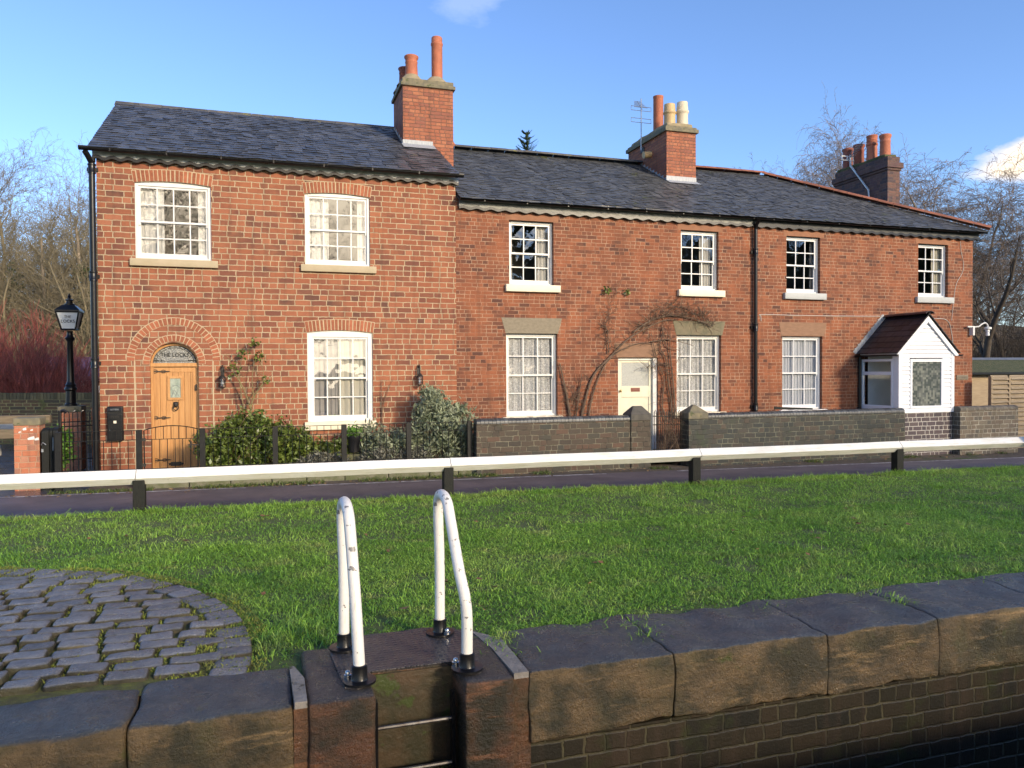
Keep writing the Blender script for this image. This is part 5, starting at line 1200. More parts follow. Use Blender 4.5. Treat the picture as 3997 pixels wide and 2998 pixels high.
def lawn_z(x, y):
    t = min(1, max(0, (y + 11.0) / 6.0)); z = -.035 - .085 * t - .006 * max(0, x) * t + .018 * noise.noise(Vector((x * .7, y * .7, 2)))
    if y > -5.05: s = min(1, (y + 5.05) / .62); z += (ground_z(x) - .05 - z) * s * s * (3 - 2 * s)
    return z
sheet('lawn', frange(-16, 34, 170), frange(-11.25, -4.3, 36), lawn_z, 'turf')
sheet('lawn_beyond', [-900, -300, -100, -40, -16], frange(-11.25, -4.3, 36), lawn_z, 'turf'); sheet('lawn_beyond', [34, 60, 120, 300, 900], frange(-11.25, -4.3, 36), lawn_z, 'turf')
struct(MB().add([(QC[0], QC[1] - .4, -.028)] + [(QC[0] + 2.7 * math.cos(PI * (-.055 + 1.11 * i / 40)), QC[1] + 2.7 * math.sin(PI * (-.055 + 1.11 * i / 40)), -.035) for i in range(41)], [(0, i + 1, i + 2) for i in range(40)]).build('paving_bed', 'bed_soil', None, origin=(0, 0, 0)))
for v in bpy.data.objects['lawn'].data.vertices:     # hollow the turf out where the setts lie
    r_ = math.hypot(v.co.x - QC[0], v.co.y - QC[1])
    if r_ < 2.72: v.co.z = -.14
# near side of the lock, where the camera stands
sheet('near_bank', wide, [-400, -150, -60, -30, -20, -14.0], lambda x, y: -.02, 'bank')
t = thing('near_lock_wall', 'unseen near side lock wall set close to shade the far face', 'lock wall', (3, -14, 0))
MB().box(-30, 50, -14.0, -13.4, -3.3, 0.02).build('wall', 'coping', t)  # out of view, brought in close so it shades the opposite lock face
struct(MB().add([(-40, -13.5, -2.3), (60, -13.5, -2.3), (60, -11.5, -2.3), (-40, -11.5, -2.3)], [(0, 1, 2, 3)]).build('water', 'water', None, origin=(0, 0, 0)))
t = tag(MB().rough(7.05, 7.10, -11.66, -11.61, -1.55, -1.50, .02, .004).build('feather', 'white', None, smooth='all', origin=(7, -11.6, -1.5)), 'small white feather caught on the dark lock wall', 'feather') if False else None

# ================================================================== VEGETATION
def blades(pts, h, w, lean, seed):
    """curved grass blades: base pair, mid pair, tip"""
    g = np.random.default_rng(seed); n = len(pts); a = g.uniform(0, 2 * PI, n); b = g.uniform(0, 2 * PI, n)
    dx, dy = np.cos(a) * w[:, None].ravel() / 2, np.sin(a) * w / 2; L = lean * h; lx_, ly_ = np.cos(b) * L, np.sin(b) * L
    V = np.zeros((n, 5, 3), np.float32)
    V[:, 0] = pts + np.c_[-dx, -dy, 0 * dx]; V[:, 1] = pts + np.c_[dx, dy, 0 * dx]
    mid = pts + np.c_[lx_ * .35, ly_ * .35, h * .6]; V[:, 2] = mid + np.c_[dx * .8, dy * .8, 0 * dx]; V[:, 3] = mid - np.c_[dx * .8, dy * .8, 0 * dx]
    V[:, 4] = pts + np.c_[lx_, ly_, h * np.clip(1.05 - .45 * lean, .3, 1)]
    i = np.arange(n)[:, None] * 5
    return V.reshape(-1, 3), [i + np.array([[0, 1, 2, 3]]), i + np.array([[3, 2, 4]])]
def lawn_pts(n, x0, x1, y0, y1, seed):
    g = np.random.default_rng(seed); P = np.c_[g.uniform(x0, x1, n), g.uniform(y0, y1, n)]
    r = np.hypot(P[:, 0] - QC[0], P[:, 1] - QC[1]); ok = r > 2.72 + .05 * np.sin(P[:, 0] * 9) + g.uniform(-.06, .03, n)
    ed = np.where(P[:, 0] < 2.95, -11.08, np.where(P[:, 0] < 4.06, -10.70, -10.96 + .07 * np.sin(P[:, 0] * 2.3 + 1) + .05 * np.sin(P[:, 0] * 5.1) + .03 * np.sin(P[:, 0] * 13)))
    ok &= P[:, 1] > ed + g.uniform(-.05, .04, n)
    bare = np.array([noise.noise(Vector((p[0] * 1.9, p[1] * 1.9, 31))) for p in P]); ok &= ~((bare > .42) & (g.random(n) < .8)) ; ok &= ~((P[:, 1] < ed + .16) & (g.random(n) < .45) & (bare > -.1))
    P = P[ok]; return np.array([(x, y, lawn_z(x, y) - .006) for x, y in P], np.float32)
Pn = np.concatenate([lawn_pts(230000, -1.5, 10.5, -11.2, -7.6, 1), lawn_pts(165000, -4, 25, -7.8, -4.75, 2), lawn_pts(110000, 9, 25, -11.1, -7.6, 3)])
g = np.random.default_rng(5); n = len(Pn)
tuft = np.array([noise.noise(Vector((p[0] * 1.6, p[1] * 1.6, 5))) for p in Pn]); edge = np.clip((Pn[:, 1] + 5.6) / .5, 0, 1)
h = (.026 + .024 * g.random(n)) * (1 + .7 * np.clip(tuft, -.5, 1)) + edge * .035 * g.random(n)
h *= np.where(g.random(n) < .02, 2.0, 1)
V, F = blades(Pn, h, .0045 + .0032 * g.random(n), g.uniform(.6, 2.0, n), 9)
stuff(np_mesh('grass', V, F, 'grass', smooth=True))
# longer tussocks
tp = []
for i in range(420):
    x, y = rnd.uniform(-3, 16), rnd.uniform(-11, -4.9)
    if i < 95: y = rnd.uniform(-5.3, -4.85)
    elif i < 110: x, y = rnd.choice(pxs) + rnd.uniform(-.2, .2), -5.12 + rnd.uniform(-.05, .1)
    elif i < 128: x, y = rnd.choice(joints_r[:8]) + rnd.uniform(-.03, .03), rnd.uniform(-11.3, -10.9)
    elif i < 150: x, y = rnd.uniform(2.5, 3.3), rnd.uniform(-11.1, -10.3)
    if math.hypot(x - QC[0], y - QC[1]) < 2.75 or (2.9 < x < 4.1 and y < -10.68) or (y < -10.95 and not 109 < i < 128): continue
    s = rnd.uniform(.04, .11); m = rnd.randint(30, 80)
    tp.append(np.c_[rng.normal(x, s, m), rng.normal(y, s, m), np.full(m, lawn_z(x, y) - .01)])
tp = np.concatenate(tp).astype(np.float32); n = len(tp)
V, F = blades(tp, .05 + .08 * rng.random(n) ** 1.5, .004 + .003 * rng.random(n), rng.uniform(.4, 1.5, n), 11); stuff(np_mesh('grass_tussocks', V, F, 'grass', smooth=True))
# moss and grass in the sett joints, along the kerb and wall feet
jp = np.c_[rng.uniform(-2.2, 2.8, 64000), rng.uniform(-11.1, -7.9, 64000)]; r_ = np.hypot(jp[:, 0] - QC[0], jp[:, 1] - QC[1]); jp = jp[(r_ < 2.8)]
keep = np.array([noise.noise(Vector((p[0] * 2.2, p[1] * 2.2, 8))) for p in jp]) > -.15; jp = jp[keep]
V, F = blades(np.c_[jp, np.full(len(jp), -.03)].astype(np.float32), .012 + .024 * rng.random(len(jp)) ** 2, .005 + .004 * rng.random(len(jp)), rng.uniform(.4, 1.6, len(jp)), 13); stuff(np_mesh('joint_grass', V, F, 'moss', smooth=True))
vp = np.c_[rng.uniform(-.5, 22, 9000), -1.36 - np.abs(rng.normal(0, .12, 9000)), np.zeros(9000)]; keep = np.array([noise.noise(Vector((p[0] * 1.1, 4, 0))) for p in vp]) > np.where(vp[:, 0] < 7, -.2, .15); vp = vp[keep]; vp[:, 2] = [ground_z(x) - .02 for x in vp[:, 0]]; vp[:, 1] -= np.where((vp[:, 0] > 6.6) & (vp[:, 0] < 16.8), .06, 0)
V, F = blades(vp.astype(np.float32), .03 + .08 * rng.random(len(vp)), .006 + .005 * rng.random(len(vp)), rng.uniform(.4, 1.6, len(vp)), 14); stuff(np_mesh('verge_weeds', V, F, 'hedge', smooth=True))

def leaf_cloud(blobs, n, size, seed, asp=1.9, clump=.16, up=.25, nclump=90, flat=.0):
    """leaf-sized faces gathered in clumps over a set of ellipsoids"""
    g = np.random.default_rng(seed); vol = np.array([b[3] * b[4] * b[5] for b in blobs]) ** .7; vol /= vol.sum(); C = []
    for b, v in zip(blobs, vol):
        k = max(4, int(nclump * v)); d = g.normal(size=(k, 3)); d /= np.linalg.norm(d, axis=1)[:, None]; rr = g.uniform(.45, 1.02, k) ** .6
        C.append(np.array(b[:3]) + d * rr[:, None] * np.array(b[3:6]))
    C = np.concatenate(C); idx = g.integers(0, len(C), n); P = C[idx] + g.normal(size=(n, 3)) * clump * g.uniform(.5, 1.1, (len(C), 1))[idx]
    a = g.normal(size=(n, 3)); a[:, 2] = a[:, 2] * .8 + up; a /= np.linalg.norm(a, axis=1)[:, None]
    b = g.normal(size=(n, 3)); b -= a * (a * b).sum(1)[:, None]; b /= np.linalg.norm(b, axis=1)[:, None]
    s = size * g.uniform(.6, 1.3, n)[:, None]; l = a * s * asp / 2; w = b * s / 2; c = np.cross(a, b) * s * .12
    V = np.stack([P - l, P + w * 1. + c, P + l, P - w * 1. + c], 1).reshape(-1, 3)
    return V.astype(np.float32), (np.arange(n)[:, None] * 4 + np.array([[0, 1, 2, 3]]))

class Segs:
    def __init__(s): s.a = []; s.b = []; s.ra = []; s.rb = []
    def seg(s, a, b, ra, rb): s.a.append(a); s.b.append(b); s.ra.append(ra); s.rb.append(rb)
    def mesh(s, sides=3):
        A, B = np.array(s.a), np.array(s.b); ra, rb = np.array(s.ra), np.array(s.rb); D = B - A; D /= np.maximum(np.linalg.norm(D, axis=1), 1e-6)[:, None]
        ref = np.where(np.abs(D[:, 2:3]) < .9, np.array([[0, 0, 1.]]), np.array([[1., 0, 0]])); X = np.cross(D, ref); X /= np.linalg.norm(X, axis=1)[:, None]; Y = np.cross(D, X)
        V = []
        for k in range(sides):
            c, q = math.cos(2 * PI * k / sides), math.sin(2 * PI * k / sides); V.append(A + (X * c + Y * q) * ra[:, None])
        for k in range(sides):
            c, q = math.cos(2 * PI * k / sides), math.sin(2 * PI * k / sides); V.append(B + (X * c + Y * q) * rb[:, None])
        V = np.stack(V, 1).reshape(-1, 3); i = np.arange(len(A))[:, None] * 2 * sides
        F = np.concatenate([i + np.array([[k, (k + 1) % sides, sides + (k + 1) % sides, sides + k]]) for k in range(sides)])
        return V, F

def bare_tree(seed, H=12., r0=.18, stems=1, spread=.55, droop=0., dens=1., first=.18, wig=.14, levels=4, twig=.0065):
    """leafless tree: trunk segments apart from the fine crown"""
    R = random.Random(seed); tr, cr = Segs(), Segs()
    def grow(p, d, L, r, lv):
        n = max(3, int(L / (.9 if lv == 0 else .35 if lv < 3 else .22))); st = L / n; d = Vector(d)
        for i in range(n):
            f = (i + 1) / n; w = wig * (1 + .5 * lv)
            d = (d + Vector((R.gauss(0, w), R.gauss(0, w), R.gauss(0, w * .6) + (.05 if lv < 2 else 0) - droop * lv * .10 * f))).normalized()
            q = p + d * st; ra, rb = r * (1 - .75 * (i / n)), r * (1 - .75 * f)
            (tr if lv == 0 else cr).seg(tuple(p), tuple(q), max(ra, twig), max(rb, twig * .7))
            if lv < levels and (lv > 0 or f > first):
                k = (2.0 if lv == 0 else 1.5 if lv == 1 else 1.35) * dens
                for _ in range(int(k) + (R.random() < k % 1)):
                    a = R.uniform(0, 2 * PI); side = Vector((math.cos(a), math.sin(a), R.uniform(-.1, .5))); nd = (d * R.uniform(.5, .9) + side * spread * R.uniform(.7, 1.4)).normalized()
                    l = (L * (.50 if lv == 0 else .46) * (1.12 - .6 * f) if lv == 0 else L * R.uniform(.35, .6)) * R.uniform(.7, 1.2)
                    if l > .22: grow(q, nd, l, max(rb * .5, twig), lv + 1)
            p = q
    for s in range(stems):
        a = 2 * PI * s / max(1, stems) + R.random(); o = Vector((math.cos(a), math.sin(a), 0)) * (.25 if stems > 1 else 0)
        grow(o + Vector((0, 0, -.3)), Vector((math.cos(a) * .16 * (stems > 1), math.sin(a) * .16 * (stems > 1), 1)), H * R.uniform(.86, 1.), r0 * R.uniform(.7, 1), 0)
    return tr, cr
def tree(name, label, cat, loc, args, mats, group):
    t = thing(name, label, cat, loc, group); tr, cr = bare_tree(**args)
    V, F = tr.mesh(6); np_mesh('trunk', V + np.array(loc), F, mats[0], t, smooth=True)
    V, F = cr.mesh(3); np_mesh('crown', V + np.array(loc), F, mats[1], t); return t

gT = 'bare trees beyond the left end'
tA = tree('bare_tree', 'tall bare tree highest against the sky at the left edge', 'tree', (-9.6, 31, -.5), dict(seed=3, H=11.2, r0=.22, stems=2, spread=.5, dens=.78, first=.22), ('bark_olive', 'bark_olive'), gT)
tB = tree('bare_tree', 'bare tree with forked trunks behind the street lamp', 'tree', (-6.0, 29, -.5), dict(seed=11, H=10.6, r0=.24, stems=2, spread=.62, dens=.78, first=.2), ('bark', 'bark_olive'), gT)
tC = tree('bare_tree', 'dense bushy bare tree just left of the downpipe', 'tree', (-4.6, 24, -.5), dict(seed=21, H=8.0, r0=.15, stems=3, spread=.7, dens=.78, first=.12), ('bark_olive', 'bark_olive'), gT)
spec = [(tA, (-12.4, 36, -.4), 1.3, 1.02, 'slender bare tree at the far left edge of the wood'), (tB, (-8.1, 38, -.4), 2.2, 1.08, 'taller bare tree set back in the middle of the left wood'), (tC, (-7.6, 27, -.5), 3.6, .92, 'low spreading bare tree above the red stems'),
        (tA, (-5.4, 38, -.4), 4.0, .98, 'narrow bare tree far behind the downpipe'), (tC, (-10.6, 26, -.5), .6, .95, 'bushy bare tree low at the left edge above the red stems'), (tB, (-13.5, 33, -.4), 5.1, .9, 'bare tree out beyond the left edge'), (tC, (-3.4, 31, -.4), 2.7, 1.15, 'bare thicket tree tucked behind the cottage gable'),
        (tC, (-9.0, 34, -.4), 1.9, 1.1, 'olive barked thicket tree deep in the left wood'), (tC, (-6.4, 33, -.4), 5.9, 1.0, 'round olive thicket tree between the lamp and the hut'), (tB, (-10.8, 44, -.2), 1.0, 1.15, 'distant pale bare tree furthest back in the left wood')]
for src, loc, rz, s, lab in spec: dup(src, loc, lab, rz, s)
def ivy(x, y, r, h, seed, lab):
    V, F = leaf_cloud([(x, y, h * .3, r, r, h * .33), (x, y, h * .75, r * .8, r * .8, h * .3)], 2600, .13, seed, 1.2, .16, .2, 60)
    tag(np_mesh('ivy', V, F, 'ivy', origin=(x, y, 0)), lab, 'ivy', 'ivy on the woodland trunks')
ivy(-9.5, 30.8, .42, 7.0, 3, 'ivy sleeve climbing the trunks at the left edge'); ivy(-5.75, 28.6, .36, 7.2, 4, 'ivy sleeve on the trunk right of the street lamp'); ivy(-7.9, 31, .3, 4.6, 5, 'lower ivy sleeve between the lamp and the left edge')
# dogwood: thicket of red stems
def thicket(seed, n, rx, ry, h, lean=.25):
    R = random.Random(seed); s = Segs()
    for i in range(n):
        a, q = R.uniform(0, 2 * PI), math.sqrt(R.random()); p = Vector((rx * q * math.cos(a) * .8, ry * q * math.sin(a) * .8, 0)); hh = h * R.uniform(.65, 1.05) * (1 - .45 * q * q); d = Vector((math.cos(a) * q * lean * 1.6 + R.gauss(0, .14), math.sin(a) * q * lean + R.gauss(0, .14), 1)).normalized(); m = 5
        for k in range(m):
            d = (d + Vector((R.gauss(0, .07), R.gauss(0, .07), R.gauss(0, .05)))).normalized(); w = p + d * hh / m; r = .014 * (1 - .13 * k); s.seg(tuple(p), tuple(w), r, r * .85)
            if k > 0:
                for _ in range(3):
                    e = (d + Vector((R.gauss(0, .45), R.gauss(0, .45), .15))).normalized(); l = hh * R.uniform(.12, .26); e2 = w + e * l; s.seg(tuple(w), tuple(e2), .008, .005)
                    f2 = (e + Vector((R.gauss(0, .4), R.gauss(0, .4), .2))).normalized(); s.seg(tuple(w + e * l * .5), tuple(w + e * l * .5 + f2 * l * .6), .006, .004)
            p = w
    return s
gD = 'red stemmed shrubs'
loc = (-5.0, 14.2, -.45); V, F = thicket(5, 330, 2.1, 1.5, 3.5).mesh(3); dg = tag(np_mesh('dogwood', V + np.array(loc), F, 'dogwood', origin=loc), 'large red stemmed winter shrub left of the street lamp', 'shrub', gD)
for p, rz, s, lab in (((-7.6, 14.6, -.45), 1.2, (1., 1., .92), 'red stemmed shrub at the left edge of the picture'), ((-4.0, 13.2, -.45), 2.5, (.62, .7, .72), 'lower red stemmed shrub right behind the lamp post'), ((-10.5, 15.5, -.45), 4., (1., 1., .95), 'red stemmed shrub beyond the left edge')):
    c = dg.copy(); COL.objects.link(c); c.location = p; c.rotation_euler.z = rz; c.scale = s; c['label'] = lab
# undergrowth behind
loc = (-7, 23, -.45); V, F = thicket(8, 260, 3.2, 1.6, 3.6, .3).mesh(3); sb = tag(np_mesh('scrub', V + np.array(loc), F, 'bark_olive', origin=loc), 'olive brown scrub thicket behind the red stems', 'scrub', 'olive scrub thickets')
for p, rz, s, lab in (((-3.2, 24.5, -.45), 1., (.8, 1, 1.1), 'olive scrub thicket behind the dark red hut'), ((-11.5, 24, -.45), 2.2, (1, 1, 1.), 'olive scrub thicket at the far left'), ((-8, 30, -.4), 3.2, (1.4, 1, 1.5), 'taller olive scrub under the left wood'), ((-3.5, 33, -.4), 4.2, (1.3, 1, 1.6), 'tall olive scrub behind the cottage gable')):
    c = sb.copy(); COL.objects.link(c); c.location = p; c.rotation_euler.z = rz; c.scale = s; c['label'] = lab

# right side: birches, dark trees, wooded bank
gB = 'bare trees right of and behind the cottages'
bA = tree('birch_tree', 'large fine twigged birch against the cloud right of the house', 'tree', (47, 24.5, -.4), dict(seed=31, H=15.0, r0=.22, stems=3, spread=.42, droop=.9, dens=.72, first=.25, wig=.11, twig=.010), ('bark', 'bark_birch'), gB)
for loc, rz, s, lab in (((49.5, 40, -.3), 1.1, (.85, .85, 1.45), 'pale birch rising left of the dark right hand chimney'), ((45, 40, -.3), 2.6, (.7, .7, 1.25), 'smaller pale birch over the terracotta hip'), ((55, 36, -.3), 4.4, (.75, .75, 1.12), 'pale birch just right of the dark chimney')): dup(bA, loc, lab, rz, s)
tD = tree('bare_tree', 'dark bare tree close to the house corner, right', 'tree', (30.2, 8.5, -.5), dict(seed=41, H=8.2, r0=.26, stems=1, spread=.75, dens=.72, first=.3), ('bark_dark', 'bark_dark'), gB)
for loc, rz, s, lab in (((34.5, 9.5, -.5), 2., 1.0, 'dark bare tree at the right edge leaning inward'), ((34, 14, -.5), 3.4, 1.0, 'dark bare tree behind the mossy outbuilding'), ((38, 13, -.5), 4.6, 1.05, 'dark bare tree at the right edge of the wood'), ((32, 17, -.5), 5.5, .9, 'dark bare tree hidden partly by the house corner')): dup(tD, loc, lab, rz, s)
loc = (33, 14.5, -.45); V, F = thicket(18, 280, 3.2, 2., 3.9, .3).mesh(3); sb2 = tag(np_mesh('scrub', V + np.array(loc), F, 'bark_dark', origin=loc), 'dark brown scrub above the mossy outbuilding roof', 'scrub', 'dark scrub on the right bank')
for p, rz, s, lab in (((37, 12, -.45), 1., (1, 1, 1.1), 'dark scrub at the right edge of the picture'), ((36, 18, -.4), 2.6, (1.2, 1, 1.5), 'taller dark scrub behind the dark bare trees')):
    c = sb2.copy(); COL.objects.link(c); c.location = p; c.rotation_euler.z = rz; c.scale = s; c['label'] = lab
M['hill'] = pmat('winter_wood_hillside', (.045, .038, .022), (.085, .062, .035), .5, .95, 1., 2.2, .6, detail=8, spots=((.05, .06, .025), .7, .58))
sheet('hillside', frange(28, 130, 40), frange(24, 90, 24), lambda x, y: -1.2 + 8.2 * min(1, max(0, (y - 24) / 22)) * (.75 + .3 * noise.noise(Vector((x * .06, y * .06, 0)))) * min(1, max(0, (x - 28) / 22)) + .7 * noise.noise(Vector((x * .5, y * .5, 1))) , 'hill')
# conifer top over the middle roof
t = thing('conifer_tree', 'dark spruce whose tip shows above the middle cottage roof ridge', 'tree', (15.9, 22.4, -.4)); R_ = random.Random(3); s = Segs(); nd = []
s.seg((15.9, 22.4, -.4), (15.9, 22.4, 13.9), .22, .015); V, F = s.mesh(6); np_mesh('trunk', V, F, 'bark_dark', t)
Vs, k = [], 0
for z in np.arange(2., 13.9, .26):
    rr = (13.95 - z) * .42 + .16
    for j in range(9):
        a = R_.uniform(0, 2 * PI); l = rr * R_.uniform(.7, 1.1); d = np.array([math.cos(a), math.sin(a), .42 if z > 11.5 else .05]); d2 = np.array([-math.sin(a), math.cos(a), 0])
        for q in range(14):
            f = (q + 1) / 14; p = np.array([15.9, 22.4, z]) + d * l * f + np.array([0, 0, .10 * f * f])
            for sg in (-1, 1): e = p + (d2 * sg * .7 + d * .6 + np.array([0, 0, .25])) * .17 * (1.2 - .6 * f); Vs += [p - d2 * .022, p + d2 * .022 + np.array([0, 0, .02]), e]
Vs = np.array(Vs, np.float32); np_mesh('crown', Vs, np.arange(len(Vs)).reshape(-1, 3), 'needle', t)

# ------------------------------------------------------------------ garden plants
def shrub(name, label, loc, blobs, n, size, seed, mat, stems=26, stemmat='vine', asp=2.0, clump=.10, up=.3, nclump=120, cat='shrub', group=None):
    t = thing(name, label, cat, loc, group); V, F = leaf_cloud(blobs, n, size, seed, asp, clump, up, nclump); np_mesh('foliage', V, F, mat, t)
    R = random.Random(seed); s = Segs(); base = Vector(loc)
    for i in range(stems):
        b = R.choice(blobs); e = Vector((b[0] + R.uniform(-.8, .8) * b[3], b[1] + R.uniform(-.8, .8) * b[4], b[2] + R.uniform(-.2, .9) * b[5])); p = base + Vector((R.uniform(-.12, .12), R.uniform(-.1, .1), -.05)); m = p.lerp(e, .5) + Vector((R.gauss(0, .05), R.gauss(0, .05), .05)); s.seg(tuple(p), tuple(m), .013, .010); s.seg(tuple(m), tuple(e), .010, .004)
    V, F = s.mesh(4); np_mesh('stem', V, F, stemmat, t); return t
shrub('evergreen_shrub', 'glossy green evergreen shrub beside the oak door', (2.15, -.6, -.3), [(2.05, -.6, .20, .38, .36, .42), (2.55, -.55, .45, .48, .38, .42), (2.35, -.6, .10, .5, .4, .35)], 6500, .045, 51, 'hedge', nclump=170, clump=.075)
shrub('evergreen_shrub', 'glossy green evergreen shrub left of the lower sash window', (3.05, -.6, -.3), [(3.0, -.6, .22, .42, .36, .48), (3.35, -.62, .12, .36, .36, .36), (2.9, -.6, -.05, .5, .4, .25)], 5500, .045, 52, 'hedge', nclump=150, clump=.075)
shrub('silver_shrub', 'tall grey green spiky shrub at the end of the railing', (6.1, -.65, -.3), [(5.90, -.62, .72, .30, .28, .58), (6.35, -.62, .55, .45, .32, .42), (6.15, -.75, .10, .55, .35, .40), (6.05, -.75, .35, .42, .32, .40)], 9500, .034, 53, 'sage', 40, 'vine_pale', 3.4, .085, .7, 190)
shrub('silver_shrub', 'low grey green shrub between the plant pot and the tall spiky shrub', (5.3, -.7, -.3), [(5.25, -.7, .12, .45, .33, .32), (4.95, -.75, .02, .3, .3, .28)], 3600, .032, 54, 'sage', 26, 'vine_pale', 3.2, .08, .6, 90)
shrub('lavender_bush', 'grey clump of lavender below the right side of the sash window', (5.0, -.95, -.3), [(4.95, -.95, -.08, .42, .2, .18), (5.5, -.95, -.08, .35, .2, .17)], 3800, .024, 55, 'lavender', 30, 'vine_pale', 5, .06, 1.1, 90, 'lavender')
shrub('lavender_bush', 'grey clump of lavender beneath the left side of the sash window', (3.75, -.98, -.3), [(3.7, -.98, -.12, .36, .18, .16), (4.05, -.95, -.14, .25, .18, .14)], 2600, .024, 56, 'lavender', 24, 'vine_pale', 5, .06, 1.1, 70, 'lavender')
shrub('leafy_perennial', 'low dull green leafy plant under the sill of the lower sash window', (3.95, -.55, -.3), [(3.75, -.55, .02, .3, .25, .24), (4.15, -.45, .0, .25, .22, .22)], 1900, .045, 57, 'hedge', 16, 'rose_stem', 1.8, .09, .4, 60, 'plant')
shrub('silver_shrub', 'straggly grey green shrub right behind the black plant pot', (4.75, -.35, -.3), [(4.72, -.32, .15, .28, .18, .32)], 1500, .034, 58, 'sage', 22, 'vine_pale', 3.2, .09, .7, 50)
t = tag(np_mesh('dead_grass_clump', *blades(np.c_[rng.normal(3.85, .16, 900), rng.normal(-.75, .10, 900), np.full(900, -.28)].astype(np.float32), .25 + .25 * rng.random(900), .006 + .004 * rng.random(900), rng.uniform(.3, 1.1, 900), 21), 'straw', origin=(3.85, -.75, -.28)), 'straw coloured clump of arching dead grass beside the black pot', 'grass clump')
def potplant(x, label, rr, lab2):
    t = thing('plant_pot', label, 'plant pot', (x, -.5, -.28)); MB().lathe([(rr * .8, 0), (rr * .95, .24), (rr * 1.06, .26), (rr * 1.06, .31), (rr * .95, .31), (rr * .9, .27)], (x, -.5, .04), 18).build('pot', 'plastic_black', t, smooth=True)
    MB().box(x - .16, x + .16, -.62, -.38, -.3, 0.0).build('plinth', 'kerb', t)
    V, F = leaf_cloud([(x, -.5, .42, rr * .85, rr * .85, .09)], 420, .035, int(x * 10), 1.4, .05, .5, 40); np_mesh('foliage', V, F, 'bright_leaf', t)
potplant(4.43, 'black plant pot with fresh green leaves right of the middle railing post', .125, '')
# trained stems
def climber(name, label, cat, loc, paths, mat, twigs, seed, off=-.06, side=None):
    t = thing(name, label, cat, loc); b = MB()
    for pts, r in paths: P = catmull([(p[0], p[2] if len(p) > 2 else off, p[1]) for p in pts], 5); b.tube(P, [r * (1 - .65 * i / (len(P) - 1)) for i in range(len(P))], 6)
    b.build('stem', mat, t, smooth=True); R = random.Random(seed); s = Segs()
    for pts, n, l, r in twigs:
        P = catmull([(p[0], off, p[1]) for p in pts], 6)
        for i in range(n):
            p = R.choice(P) + Vector((R.gauss(0, .03), R.gauss(0, .02), R.gauss(0, .03))); d = Vector((R.gauss(0, .7), R.gauss(-.12, .3), R.gauss(.35, .55))).normalized()
            for k in range(4):
                q = p + d * l * R.uniform(.5, 1.2) / 4; q.y = min(q.y, -.012); s.seg(tuple(p), tuple(q), r * (1 - .2 * k), r * (.8 - .2 * k)); d = (d + Vector((R.gauss(0, .4), R.gauss(0, .2), R.gauss(-.05, .4)))).normalized(); p = q
    V, F = s.mesh(3); np_mesh('twig', V, F, mat if side is None else side, t); return t
# pixel-free positions of the stems along the wall: (x, z)
A1 = [(9.33, .5), (9.42, .9), (9.62, 1.45), (10.02, 1.86), (10.45, 2.25), (10.95, 2.52), (11.35, 2.68), (11.6, 2.70)]
A2 = [(9.50, .5), (9.58, .95), (9.72, 1.35), (9.95, 1.75), (10.3, 2.02), (10.75, 2.17), (11.1, 2.16)]
A3 = [(9.08, .5), (9.02, .9), (8.94, 1.3), (8.84, 1.72)]
A4 = [(9.99, 1.95), (9.97, 2.35), (9.92, 2.6), (10.06, 2.95)]
T1 = [(11.55, .4), (11.52, .9), (11.45, 1.3), (11.40, 1.8), (11.25, 2.1), (11.35, 2.55)]
T2 = [(11.40, .4), (11.30, .8), (11.35, 1.35), (11.2, 1.7), (11.08, 2.15), (11.02, 2.45)]
T3 = [(11.62, .5), (11.60, 1.0), (11.55, 1.5), (11.5, 2.0), (11.5, 2.5)]
CR = [(10.6, 2.42), (11.0, 2.66), (11.4, 2.78), (11.8, 2.78), (12.2, 2.70), (12.6, 2.55)]
CR2 = [(11.2, 2.9), (11.7, 3.0), (12.2, 2.85), (12.5, 2.7)]
climber('wall_climber', 'bare brown climber trained across the brickwork around the cream door', 'climber', (10.2, -.05, .4),
    [(A1, .027), (A2, .020), (A3, .034), (A4, .013), (T1, .02), (T2, .015), (T3, .022), (CR, .022), ([(11.0, 2.2), (11.5, 2.25), (12.1, 2.12)], .014), ([(9.2, .5), (9.28, 1.0), (9.35, 1.5)], .018), ([(11.3, 2.5), (11.42, 2.1), (11.75, 1.98), (11.6, 1.6)], .012)], 'vine',
    [(A1, 60, .38, .006), (A2, 28, .34, .006), (A3, 36, .26, .006), (A4 + [(10.2, 3.4)], 56, .46, .006), (CR, 120, .5, .006), (CR2, 90, .46, .006), (T1, 50, .36, .006), (T2, 44, .36, .006), (T3, 40, .28, .006), ([(9.1, .6), (9.3, 1.3)], 48, .42, .006), ([(10.9, 1.6), (11.5, 1.6)], 24, .4, .006)], 61, -.055)
V, F = leaf_cloud([(9.98, -.07, 3.30, .10, .03, .05), (10.42, -.07, 3.28, .06, .03, .05)], 60, .045, 77, 1.5, .03); tag(np_mesh('climber_leaves', V, F, 'hedge', origin=(10, -.05, 3.3)), 'few last green leaves left on the climber tips above the cream door', 'leaves')
climber('gate_creeper', 'tangle of dead creeper hanging over the iron gate', 'creeper', (10.9, -1.1, -.3), [([(10.7, -.2), (10.75, .3), (10.95, .55)], .01), ([(11.1, -.3), (10.95, .2), (10.7, .5)], .01), ([(10.62, -.3), (10.9, .0), (11.15, .3)], .01)], 'vine', [([(10.65, -.2), (10.8, .3), (11.1, .6)], 120, .3, .004), ([(11.1, -.3), (10.9, .1), (10.65, .5)], 120, .3, .004)], 62, -1.22)
